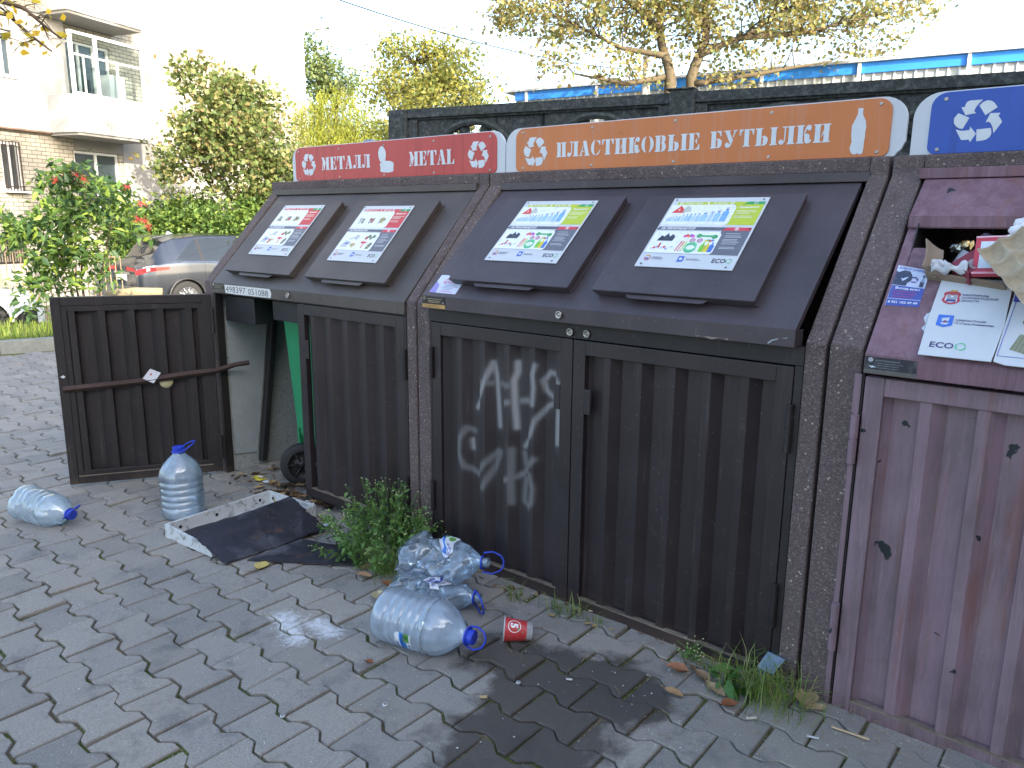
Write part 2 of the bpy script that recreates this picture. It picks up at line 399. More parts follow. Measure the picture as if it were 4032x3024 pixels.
# ------------------------------------------------------------------ ground, paving, kerb
def gz(x, y):
    d = math.hypot(x+2, y); t = min(1, max(0, (d-6.2)/9)); t = t*t*(3-2*t)
    return -.75*t if x < -3 else 0.0
def kerb_x(y): return -6.967+(y-.57)*(.129/.447)
def ground_sheet():
    b = B(); xs = [-400, -150, -60]+[-40+1.25*i for i in range(33)]+[3, 8, 20, 60, 150, 400]; ys = [-300, -100, -40, -15]+[-6+1.25*i for i in range(33)]+[45, 90, 200, 400]
    vs_ = [(x, y, gz(x, y)-.075) for y in ys for x in xs]; nx = len(xs)
    b.add(vs_, [(j*nx+i, j*nx+i+1, (j+1)*nx+i+1, (j+1)*nx+i) for j in range(len(ys)-1) for i in range(nx-1)])
    a = NT('yard_asphalt'); co = a.coord('World'); n = a.noise(60, 5, .7, co); m_ = a.noise(.8, 4, .6, co)
    c = a.mix(a.ramp(m_, (.4, 0.0), (.65, .7)), a.ramp(n, (.3, (.10, .10, .10)), (.7, (.17, .165, .16))), (.17, .15, .10))
    return tag(b.build('ground', a.done(a.pbr(c, .9, 0, a.bump(n, .5, .01), .3)), smooth=True), kind='structure')
ground_sheet()
def paving():
    P, Q = .2, .141; x_ref = -.131; y_ref = -1.348; amp = .014; gap = .0042; b = B()
    r0 = -6; r1 = 30
    def trap(u):   # u in periods, low at 0
        u = u % 1
        if u < .16 or u > .84: return -amp
        if u < .33: return -amp+2*amp*(u-.16)/.17
        if u < .67: return amp
        return amp-2*amp*(u-.67)/.17
    U = [0, .16, .33, .5, .67, .84, 1.0]
    for k in range(r0, r1):
        y0 = y_ref+k*Q; y1 = y0+Q; off = (P/2 if k % 2 else 0)
        for i in range(-36, 12):
            xa = x_ref+off+i*P
            if xa+P/2 < kerb_x(y0)+.12: continue
            if y0 > .95 and xa > -1.9: continue
            if xa > 2.7 or (y0 > 3.2): continue
            if xa > 1.5 and y0 < -1.6: continue
            pts = []
            for u in U: pts.append([xa+u*P, y0+trap(u)])           # bottom edge: low at the ends
            for u in reversed(U): pts.append([xa+u*P, y1-trap(u)])  # top edge: high at the ends
            cx, cy = xa+P/2, (y0+y1)/2
            wob = .0016
            rot = random.gauss(0, .006); dx, dy = random.gauss(0, wob), random.gauss(0, wob)
            dz = random.gauss(0, .0022)+.003*mnoise.noise(Vector((cx*1.3, cy*1.3, 0))); tx, ty = random.gauss(0, .015), random.gauss(0, .015)
            chip = random.random() < .28; ci = random.randrange(14)
            def ins(g):
                out = []
                for j, (x, y) in enumerate(pts):
                    sx = (x-cx); sy = (y-cy)
                    ex = x-math.copysign(g if abs(sx) > .095 else g*.3*(abs(sx) > .03), sx)
                    ey = y-math.copysign(g, sy)
                    if chip and j == ci: ex -= math.copysign(.008, sx); ey -= math.copysign(.008, sy)
                    ux, uy = ex-cx, ey-cy
                    out.append((cx+dx+ux-rot*uy, cy+dy+uy+rot*ux))
                return out
            def zz(x, y): return dz+(x-cx)*tx+(y-cy)*ty
            o1 = ins(gap); o2 = ins(gap+.003); n = len(pts)
            vs_ = [(x, y, -.03) for x, y in o1]+[(x, y, zz(x, y)-.0035) for x, y in o1]+[(x, y, zz(x, y)) for x, y in o2]
            fs = [tuple(range(2*n, 3*n))]
            for j in range(n):
                jn = (j+1) % n
                fs.append((j, jn, n+jn, n+j)); fs.append((n+j, n+jn, 2*n+jn, 2*n+j))
            b.add(vs_, fs)
    tag(b.build('pavement', m_paver()), kind='structure')
    # bed between the bricks
    bb = B()
    def fn(u, v):
        x = -7.3+u*11; y = -2.6+v*6.2
        return (x, y, -.0105+.003*mnoise.noise(Vector((x*6, y*6, 0)))+.003*mnoise.noise(Vector((x*40, y*40, 0))))
    bb.grid(fn, 330, 180)
    tag(bb.build('paving_bed', m_joint(), smooth=True), kind='structure')
paving()
def kerb():
    b = B(); d = Vector((.277, .961, 0)); o = Vector((-6.967, .57, 0)); nrm = Vector((-.961, .277, 0))
    for i in range(-5, 7):
        a0 = o+d*(i*1.0+.006); a1 = o+d*(i*1.0+.994)
        b.hexa([a0+Vector((0, 0, -.08)), a1+Vector((0, 0, -.08)), a1+nrm*.15+Vector((0, 0, -.08)), a0+nrm*.15+Vector((0, 0, -.08))],
               [a0+nrm*.015+Vector((0, 0, .125)), a1+nrm*.015+Vector((0, 0, .125)), a1+nrm*.15+Vector((0, 0, .125)), a0+nrm*.15+Vector((0, 0, .125))])
    tag(b.build('kerb', simple('kerb_concrete', lin('84867f'), .9, 0, 40, .25, .5, .3, 'World'), bevel=.008), kind='structure')
    lb = B()
    def fn(u, v):
        p = o+d*(-7+u*22)+nrm*(.15+v*2.6); return (p.x, p.y, .085+(gz(p.x, p.y)-.05)*min(1, v*1.2)+.02*mnoise.noise(Vector((p.x*2, p.y*2, 0))))
    lb.grid(fn, 60, 14)
    a = NT('lawn_soil'); n = a.noise(18, 5, .7, a.coord('World')); c = a.ramp(n, (.35, lin('3d3a22')), (.6, lin('5c6a2c')))
    tag(lb.build('lawn', a.done(a.pbr(c, .95, 0, a.bump(n, .6, .02), .2)), smooth=True), kind='structure')
    # grass blades
    N = 15000; uu = RNG.random(N)*16-2.0; vv = RNG.random(N)**1.4*2.3+.16
    base = np.array(o)[None]+np.array(d)[None]*uu[:, None]+np.array(nrm)[None]*vv[:, None]
    base[:, 2] = [.085+(gz(p[0], p[1])-.05)*min(1, (v-.15)/2.6*1.2) for p, v in zip(base, vv)]
    blades('grass', base, .10, .006, m_leaf('grass_blade', ['33471c', '5c7a2a', '8a9a40', '9fa85a']), spread=.5)
def blades(name, base, h, wd, mat, spread=.4, parent=None, hv=.5, origin=None):
    N = len(base); a = RNG.random(N)*2*pi; hh = h*(1-hv+RNG.random(N)*2*hv); ln = spread*(RNG.random(N)*.8+.2)*hh
    dx = np.stack([np.cos(a), np.sin(a), 0*a], 1); sx = np.stack([-np.sin(a), np.cos(a), 0*a], 1)*wd/2
    up = np.array([0, 0, 1.])[None]
    p0 = base; p1 = base+up*hh[:, None]*.6+dx*ln[:, None]*.35; p2 = base+up*hh[:, None]*(1-.25*spread)+dx*ln[:, None]
    V = np.stack([p0-sx, p0+sx, p1+sx*.8, p1-sx*.8, p2+sx*.1, p2-sx*.1], 1).reshape(-1, 3)
    i = np.arange(N)[:, None]*6; F = np.concatenate([i+np.array([[0, 1, 2, 3]]), i+np.array([[3, 2, 4, 5]])], 1)
    o = npmesh(name, V, F, mat, parent, origin=origin)
    if parent is None: tag(o, kind='stuff')
    return o
kerb()
# ------------------------------------------------------------------ enclosures
LID = {1: (-.011, 1.069, .4382, 1.5343), 2: (-.0364, 1.1106, .4569, 1.5332), 3: (-.0274, 1.0625, .433, 1.5364)}
def lidmap(m, x0=0, s0=0, h0=0):
    y0, z0, y1, z1 = LID[m]; L = math.hypot(y1-y0, z1-z0); sy, sz = (y1-y0)/L, (z1-z0)/L
    return lambda x, s, h: Vector((x0+x, y0+(s+s0)*sy-(h+h0)*sz, z0+(s+s0)*sz+(h+h0)*sy))
YZ = lambda y, z, t: Vector((t, y, z))
XZ = lambda x, z, t: Vector((x, t, z))
def rect_ring(b, x0, z0, x1, z1, w_, ya, yb):
    b.box((x0, ya, z0), (x0+w_, yb, z1)); b.box((x1-w_, ya, z0), (x1, yb, z1))
    b.box((x0+w_, ya, z1-w_), (x1-w_, yb, z1)); b.box((x0+w_, ya, z0), (x1-w_, yb, z0+w_))
SPRAY = [[(0.222, 0.674), (0.255, 0.733), (0.279, 0.791), (0.309, 0.867), (0.323, 0.815), (0.333, 0.699), (0.339, 0.618)], [(0.255, 0.786), (0.338, 0.786), (0.418, 0.793)], [(0.431, 0.882), (0.431, 0.847), (0.42, 0.811), (0.424, 0.714), (0.43, 0.629)], [(0.526, 0.885), (0.516, 0.85), (0.522, 0.799), (0.517, 0.737)], [(0.384, 0.723), (0.43, 0.732), (0.507, 0.747)], [(0.633, 0.832), (0.61, 0.858), (0.579, 0.862), (0.553, 0.829), (0.564, 0.792), (0.596, 0.771), (0.637, 0.778), (0.612, 0.757), (0.571, 0.733), (0.529, 0.678), (0.509, 0.621), (0.473, 0.57), (0.465, 0.559)], [(0.637, 0.804), (0.638, 0.758), (0.637, 0.69), (0.637, 0.608)], [(0.206, 0.575), (0.175, 0.584), (0.146, 0.535), (0.139, 0.476), (0.167, 0.423), (0.23, 0.398), (0.267, 0.444), (0.333, 0.515), (0.342, 0.512), (0.316, 0.445), (0.27, 0.356)], [(0.415, 0.54), (0.414, 0.466), (0.413, 0.396), (0.416, 0.326)], [(0.387, 0.414), (0.416, 0.425), (0.461, 0.449), (0.483, 0.477), (0.527, 0.526)], [(0.463, 0.532), (0.472, 0.488), (0.506, 0.459), (0.523, 0.408), (0.518, 0.352), (0.491, 0.322), (0.465, 0.339), (0.468, 0.386), (0.473, 0.433)], [(0.196, 0.535), (0.199, 0.502)]]
SW = [1, .45, 1.25, .9, .6, .85, .95, .45, .5, .5, .45, .9]
def corr_y(u, period, depth, rev=False):
    u = (u/period) % 1
    if u < .5: return 0
    if u < .53: return -depth*(u-.5)/.03
    if u < .74: return -depth
    return -depth+depth*(u-.74)/.26
def door(parent, x0, x1, z0, z1, mat, hinge='L', spray=False, M=None, period=.122, phase=0, latch=None, back=False, fw=.05, yf=0.0):
    """front frame at y=yf, sheet recessed"""
    rt = B(); rt.M = M
    rect_ring(rt, x0, z0, x1, z1, fw, yf, yf+.03)
    g = .006
    if latch == 'R': rt.box((x1-fw-.028, yf-.001, z1-.26), (x1-fw-.0005, yf+.003, z1-.17))
    if latch == 'L': rt.box((x0+fw+.0005, yf-.001, z1-.26), (x0+fw+.026, yf+.003, z1-.17))
    d = rt.build('door', mat, parent, bevel=.003)
    s = B(); s.M = M
    xa, xb, za, zb = x0+fw-.002, x1-fw+.002, z0+fw-.004, z1-fw+.004
    br = [xa]; u = xa+phase
    k0 = math.floor((xa-phase)/period)-1
    for k in range(k0, k0+12):
        for f in (.5, .53, .74, 1.0):
            x = phase+(k+f)*period
            if xa < x < xb: br.append(x)
    br.append(xb); br = sorted(set(round(x, 5) for x in br))
    xs = []
    for i in range(len(br)-1):
        n = max(1, int((br[i+1]-br[i])/.006)) if spray else 1
        xs += [br[i]+(br[i+1]-br[i])*j/n for j in range(n)]
    xs.append(br[-1])
    nz = 150 if spray else 2
    zs = [za+(zb-za)*j/nz for j in range(nz+1)]
    base = yf+.034
    vs_ = [(x, base+corr_y(x-phase, period, .029), z) for z in zs for x in xs]; nx = len(xs)
    s.add(vs_, [(j*nx+i, j*nx+i+1, (j+1)*nx+i+1, (j+1)*nx+i) for j in range(len(zs)-1) for i in range(nx-1)])
    msh = mat
    if spray: msh = M_SPRAY
    sh = s.build('corrugated_sheet', msh, d)
    if spray:
        P = np.array([[v[0], v[2]] for v in s.v]); val = np.zeros(len(P))
        for st, wt in zip(SPRAY, SW):
            best = np.full(len(P), 9.)
            for a, b_ in zip(st[:-1], st[1:]):
                a = np.array(a); b_ = np.array(b_); ab = b_-a; t = np.clip(((P-a)@ab)/(ab@ab), 0, 1)
                best = np.minimum(best, np.linalg.norm(P-(a+t[:, None]*ab), axis=1))
            r = .0075 if wt > .8 else .010
            val = np.maximum(val, wt*np.exp(-(np.maximum(0, best-.003)/r)**2)*.42+wt*.04*np.exp(-(best/.028)**2))
        me = sh.data; at = me.attributes.new('spray', 'FLOAT', 'POINT'); at.data.foreach_set('value', val.astype(np.float32))
    if back:
        bk = B(); bk.M = M; bk.box((x0+fw, yf+.016, z0+fw*.2), (x1-fw, yf+.0165, z1-fw*.2))
    # worn pale lip along the bottom rail, its tone a painted highlight
    lp = B(); lp.M = M; lp.box((x0+fw, yf-.0015, z0+fw-.004), (x1-fw, yf+.018, z0+fw+.0005))
    lp.build('worn_highlight_edge', simple('worn_highlight_metal', lin('7d7265'), .6, .2, 60, .5, .3), d)
    return d
def hinge(parent, x, y, z0, z1, mat, r=.010):
    b = B(); zm = (z0+z1)/2
    b.tube([(x, y, z0), (x, y, zm-.002)], r, 12); b.tube([(x, y, zm+.002), (x, y, z1)], r, 12)
    b.tube([(x, y, zm-.003), (x, y, zm+.003)], r*.8, 10)
    return b.build('hinge', mat, parent, smooth=False, bevel=.001)
def lock(parent, x, y, z, r=.014, core=(.25, .25, .27)):
    b = B(); M = Matrix.Translation((x, y, z)) @ Matrix.Rotation(pi/2, 4, 'X')
    b.lathe([(0, .0), (r, .0), (r, .006), (r*.85, .0085), (r*.7, .007), (r*.62, .007), (r*.60, .0045), (r*.3, .0045), (r*.28, .007), (0, .007)], M, 20)
    return b.build('lock', simple('lock_chrome', lin('a9a49b'), .3, .8, 60, .3, .1), parent, smooth=True)
REC = [[(-0.393, 0.355), (-0.316, 0.355), (-0.308, 0.415), (-0.274, 0.474), (-0.222, 0.5), (0.06, 0.5), (-0.009, 0.423), (-0.068, 0.338), (-0.103, 0.244), (-0.051, 0.192), (-0.282, 0.158)], [(0.0, 0.363), (0.068, 0.44), (0.154, 0.474), (0.248, 0.457), (0.316, 0.406), (0.393, 0.295), (0.154, 0.124)], [(0.256, 0.167), (0.47, 0.158), (0.436, 0.09), (0.487, 0.021), (0.53, -0.056), (0.444, -0.201), (0.376, -0.312), (0.35, -0.192), (0.299, -0.081), (0.239, -0.03), (0.179, -0.047)], [(0.0, -0.201), (0.308, -0.184), (0.333, -0.312), (0.308, -0.397), (0.231, -0.457), (0.154, -0.474), (0.026, -0.483)], [(-0.462, -0.175), (-0.35, -0.209), (-0.256, -0.218), (-0.154, -0.201), (-0.145, -0.124), (0.0, -0.303), (-0.111, -0.5), (-0.145, -0.432), (-0.231, -0.44), (-0.316, -0.432)], [(-0.444, 0.218), (-0.188, 0.09), (-0.308, -0.167), (-0.393, -0.15), (-0.47, -0.09), (-0.521, -0.013), (-0.53, 0.098)]]
def poster(parent, m, x0, s0, kind):
    W_, H_ = .345, .349
    mp0 = lidmap(m, x0, s0, .036)
    bd = B(); bd.hexa([mp0(0, 0, 0), mp0(W_, 0, 0), mp0(W_, H_, 0), mp0(0, H_, 0)], [mp0(0, 0, .003), mp0(W_, 0, .003), mp0(W_, H_, .003), mp0(0, H_, .003)])
    pb = bd.build('info_board', M_WHITEP, parent, bevel=.0006, seg=1)
    P = Print(lambda x, y, h: mp0(x*W_, y*H_, .0032+h), .00025)
    acc = 'b8c832' if kind == 'plastic' else 'c83c40'
    P.rect(.07, .895, .97, .935, acc, 1)                       # header band
    P.poly([(.77, .895), (.98, .895), (.98, .935), (.82, .935)], '2f9a58', 2)
    P.ring(.895, .915, .020, .004, 'f2f5f2', 3); P.poly([(.885, .915), (.893, .905), (.908, .922), (.893, .911)], 'f2f5f2', 3)
    for cx in (.115, .655):
        for q in REC: P.poly([(cx+x*.04, .915+y*.038) for x, y in q], 'eef2e4', 3)
    P.text('ПЛАСТИК' if kind == 'plastic' else 'МЕТАЛЛ', .15, .902, .20, .024, 'eef2e4', 3, .01, .2)
    P.text('PLASTIC' if kind == 'plastic' else 'METAL', .46, .902, .16, .024, 'eef2e4', 3, .01, .2)
    P.rect(.40, .900, .415, .930, 'eef2e4', 3)
    P.rect(.02, .895-.32, .68, .897, 'd9dfe4', 0)
    P.poly([(.70, .60), (.98, .60), (.98, .897), (.70, .897)], acc, 1)
    P.poly([(.02, .60), (.70, .60), (.72, .63), (.72, .85), (.70, .88), (.67, .892), (.02, .892)], 'e3e9ee', 2)
    P.text('Принимаются', .745, .84, .20, .028, 'f4f6ee', 3, .02, .2)
    P.lines(.74, .80, .22, 3, .020, 'e8ecd8', 3, .006); P.lines(.74, .72, .19, 2, .020, 'e8ecd8', 3, .006)
    P.rect(.02, .520, .98, .565, '5b5f6c', 1); P.poly([(.70, .520), (.98, .520), (.98, .565), (.74, .565)], 'd2414e', 2)
    P.text('НЕ ПРИНИМАЮТСЯ', .05, .528, .37, .028, 'eef0f2', 3, .03, .25)
    P.ring(.84, .542, .021, .004, 'f4f4f4', 3)
    P.poly([(.829, .533), (.834, .529), (.851, .551), (.846, .555)], 'f4f4f4', 3); P.poly([(.846, .529), (.851, .533), (.834, .555), (.829, .551)], 'f4f4f4', 4)
    P.rect(.70, .19, .98, .520, '656974', 1)
    P.poly([(.02, .19), (.70, .19), (.72, .22), (.72, .46), (.70, .49), (.67, .503), (.02, .503)], 'e5eaef', 2)
    for yy, n in ((.475, 1), (.445, 2), (.395, 3), (.335, 1), (.29, 2)): P.lines(.76, yy, .19, n, .018, 'd8dade', 3, .005)
    P.rect(.02, .187, .98, .190, '5b5f6c', 3)
    if kind == 'plastic':
        P.poly([(.06, .77), (.20, .77), (.175, .83), (.13, .88), (.10, .83)], 'd8423c', 3); P.poly([(.12, .80), (.145, .80), (.13, .84)], 'e9c8c4', 4)
        P.poly([(.17, .78), (.27, .79), (.25, .85), (.20, .88)], 'b9c1b6', 3)
        x = .05
        for i, hh in enumerate((.045, .05, .055, .06, .065, .085, .09, .10, .10, .105)):
            wd = .020+.002*i
            P.poly([(x, .645), (x+wd, .645), (x+wd, .645+hh*.7), (x+wd*.65, .645+hh), (x+wd*.35, .645+hh), (x, .645+hh*.7)], ['9fc3dd', '8fb9dc', 'b4cfe2'][i % 3], 3)
            P.rect(x+wd*.3, .645+hh, x+wd*.7, .645+hh+.014, '4b6cae', 3); x += wd+.006
        for wd, hh, cc in ((.075, .12, '9cc6e4'), (.04, .13, 'a9c9e0'), (.06, .15, '93bfe6'), (.065, .185, '6fa8dd')):
            P.poly([(x, .645), (x+wd, .645), (x+wd, .645+hh*.72), (x+wd*.62, .645+hh*.9), (x+wd*.38, .645+hh*.9), (x, .645+hh*.72)], cc, 3)
            P.rect(x+wd*.3, .645+hh*.9, x+wd*.7, .645+hh, '3a4f9a', 3)
            P.ring(x+wd*.5, .645+hh*1.03, .016, .004, '4a5a9a', 3)
            for q in range(3): P.rect(x+.006, .66+q*hh*.16, x+wd-.006, .663+q*hh*.16, 'c8deee', 4)
            x += wd+.012
        P.poly([(.08, .36), (.25, .36), (.26, .42), (.22, .46), (.20, .42), (.17, .47), (.14, .42), (.11, .44)], '3a4150', 3)
        P.circ(.12, .39, .03, '2d3340', 4); P.circ(.21, .39, .03, '333b4c', 4)
        for i in range(9): P.circ(.07+i*.026, .25+.012*(i % 3), .016, ['c9ced6', 'd04048', '8fa4c8', 'dfe3e6'][i % 4], 3, n=7)
        P.rect(.13, .26, .15, .33, 'c23a3a', 4)
        for i, cc in enumerate(('e0569a', 'd84a5a', 'e8a23a', '9a5ac0', 'e36bb0')): P.circ(.36+(i*.021), .43+.012*(i % 2), .020, cc, 3+i % 2, n=8)
        P.circ(.505, .44, .028, '3f9a5c', 3); P.circ(.665, .43, .03, '3f9a5c', 3); P.rect(.50, .425, .66, .450, '4aa868', 4)
        P.ring(.46, .375, .03, .008, 'c85a78', 4); P.ring(.535, .375, .03, .008, 'c85a78', 4); P.circ(.46, .375, .022, 'b9a6b8', 3); P.circ(.535, .375, .022, 'b9a6b8', 3)
        for i, cc in enumerate(('d8c23a', '6aa84a', 'd8504a', '4a7ac8')): P.circ(.60+i*.022, .372+.008*(i % 2), .016, cc, 3, n=7)
        for i, cc in enumerate(('d0463a', 'e07a2c', 'c8d23a')): P.poly([(.33+i*.028, .22), (.34+i*.028, .22), (.365+i*.026, .36), (.35+i*.026, .36)], cc, 4)
        for i in range(3): P.ring(.475, .265+.014*i, .062, .014, ['3fae74', '5cc48c', '7dd2a0'][i], 3+i, n=14)
        for i, cc in enumerate(('7ac23c', 'd8c83a', '4472c8')): P.poly([(.57+i*.045, .22), (.615+i*.045, .22), (.62+i*.045, .30), (.60+i*.045, .33), (.60+i*.045, .355), (.585+i*.045, .355), (.585+i*.045, .33), (.567+i*.045, .30)], cc, 3)
    else:
        for cx, cc in ((.15, ('a8aca4', '8f968c')), (.36, ('b84a3c', 'b9a060')), (.56, ('b8a868', '8f8a70'))):
            for i in range(8): P.circ(cx+random.uniform(-.05, .05), .72+random.uniform(-.04, .05), .022, random.choice(cc+('c9ccc4', '8a9470')), 3+i % 3, n=8)
            P.rect(cx-.045, .67, cx-.01, .77, '9fa39c', 4); P.rect(cx+.0, .68, cx+.04, .76, cc[0], 5)
        P.poly([(.06, .24), (.20, .24), (.24, .33), (.12, .36)], 'b9bfc8', 3); P.poly([(.10, .29), (.20, .29), (.20, .33)], '5663a8', 4)
        P.circ(.30, .42, .045, 'b4babd', 3); P.poly([(.17, .37), (.26, .40), (.26, .42), (.17, .39)], 'a6abb0', 4)
        for i, cc in enumerate(('b04038', '5a7a4c', '8f8a70', '607a58')): P.circ(.50+i*.045, .41+.03*(i % 2), .030, cc, 3+i % 2, n=9); 
        for i in range(7): P.circ(.31+random.uniform(-.05, .05), .26+random.uniform(-.04, .04), .022, random.choice(('b86a3c', '7a9a4c', 'c04a3a', 'c8b48a')), 3+i % 3, n=8)
        P.poly([(.45, .31), (.56, .32), (.56, .345), (.45, .35)], 'd2463c', 3); P.rect(.50, .23, .52, .32, 'c83c34', 3)
        P.poly([(.60, .22), (.66, .22), (.69, .31), (.65, .34), (.61, .29)], '6a6e5c', 3); P.circ(.64, .26, .016, 'a8a468', 4)
    P.circ(.09, .115, .035, 'c04a44', 3, n=10); P.circ(.09, .115, .026, 'd8dce0', 4, n=10); P.rect(.072, .095, .108, .12, '4a62a8', 5); P.rect(.07, .14, .11, .155, 'c8a03c', 5)
    P.lines(.14, .13, .15, 3, .014, '6a6f86', 3, .005)
    P.poly([(.415, .075), (.475, .085), (.475, .155), (.415, .155)], '4668c0', 3); P.circ(.445, .118, .016, 'dfe6f0', 4, n=8)
    P.lines(.50, .12, .18, 2, .014, '6a6f86', 3, .005)
    P.text('ECO', .765, .085, .13, .055, '3a3450', 3, .02); P.ring(.925, .113, .030, .008, '4cb878', 3, 20, 110); P.ring(.925, .113, .030, .008, '4cb878', 3, 140, 230); P.ring(.925, .113, .030, .008, '4cb878', 3, 260, 350)
    for x, y in ((.04, .965), (.95, .965), (.02, .53), (.965, .545), (.06, .035), (.93, .03)): P.circ(x, y, .011, '3c3634', 6, n=8)
    P.build('printed_picture', M_PRINT, pb, color=True)
def flap(parent, m, x0, kind, mat):
    mp = lidmap(m, x0, 0, 0); W_ = .571; s0, s1 = .064, .556; h = .035
    b = B(); ov = .006
    b.hexa([mp(.012, s0+.006, .003), mp(W_-.006, s0+.006, .003), mp(W_-.006, s1-.004, .003), mp(.012, s1-.004, .003)],
           [mp(0, s0, h), mp(W_, s0, h), mp(W_, s1, h), mp(0, s1, h)])
    f = b.build('flap', mat, parent, bevel=.004)
    # folded hand lip under the front edge
    hb = B(); hm = []
    for x, s in ((.135, s0-.001), (.425, s0-.001), (.415, s0-.013), (.405, s0-.018), (.155, s0-.018), (.140, s0-.012)): hm.append((x, s))
    hb.prism(hm, lambda x, s, t: mp(x, s, t), h-.012, h-.009)
    hb.build('handle', mat, f)
    gb = B(); gb.hexa([mp(.02, s0+.01, -.002), mp(W_-.0, s0+.01, -.002), mp(W_-.0, s1, -.002), mp(.02, s1, -.002)], [mp(.02, s0+.01, .004), mp(W_+.004, s0+.01, .004), mp(W_+.004, s1, .004), mp(.02, s1, .004)])
    gb.build('frame', mat, f)
    poster(f, m, .118, .115, kind) if False else None
    return f
def ribs(b, x0, x1, top=1.609, right_end=True, xr1=None):
    prof = [(0, -.02), (0, 1.074), (.452, 1.552), (.455, top), (1.06, top), (1.06, -.02)]
    b.prism(prof, lambda y, z, t: Vector((t, y, z)), x0, x1)
def enclosure(m, label, X0, X1, rib, mats, closed_lower=True):
    """X0..X1 outer faces; rib thickness left/right"""
    th = thing('recycling_enclosure', label, 'recycling enclosure', (X0, 0, 0), 'concrete recycling enclosures standing in a row')
    c = B(); ribs(c, X0+.003, X0+rib[0]); ribs(c, X1-rib[1], X1-.003)
    xi, xo = X0+rib[0], X1-rib[1]
    y0, z0, y1, z1 = LID[m]
    c.box((xi, .452, z1+.028), (xo, .56, 1.6088))      # lintel
    c.box((xi, .56, 1.53), (xo, 1.058, 1.6075)); c.box((xi, .98, .0), (xo, 1.057, 1.53))
    fr = c.build('concrete_frame', M_AGG, th, bevel=.006)
    t = B(); t.box((xi-.006, y1-.010, z1+.0), (xo+.006, y1+.03, z1+.030)); t.build('top_trim', mats['trim'], th, bevel=.002)
    return th, xi, xo
def lid(th, m, x0, x1, mat, zfb, holes=None):
    mp = lidmap(m); y0, z0, y1, z1 = LID[m]; L = math.hypot(y1-y0, z1-z0)
    b = B()
    b.hexa([mp(x0, .0, -.022), mp(x1, .0, -.022), mp(x1, L-.003, -.022), mp(x0, L-.003, -.022)], [mp(x0, 0, 0), mp(x1, 0, 0), mp(x1, L-.003, 0), mp(x0, L-.003, 0)])
    b.box((x0, y0+.0005, zfb), (x1, y0+.016, z0-.0006))
    b.box((x1-.003, y0+.016, zfb), (x1, .03, z0-.004))
    return b.build('lid', mat, th, bevel=.0025)
def m_pitted():
    if 'pitted' in MT: return MT['pitted']
    a = NT('pitted_grey_concrete'); co = a.coord('World'); n = a.noise(40, 5, .7, co); v = a.vor(26, co); m_ = a.noise(7, 5, .75, a.coord('World', loc=(2, 5, 1)))
    c = a.mix(a.ramp(n, (.3, 0.0), (.7, 1.0)), lin('8b9191'), lin('a5aaa8')); c = a.mix(a.ramp(v, (.10, .8), (.14, 0.0)), c, lin('4a4c4c')); c = a.mix(a.ramp(m_, (.64, 0.0), (.68, .7)), c, lin('55585a'))
    MT['pitted'] = a.done(a.pbr(c, .9, 0, a.bump(n, .3, .004), .2)); return MT['pitted']
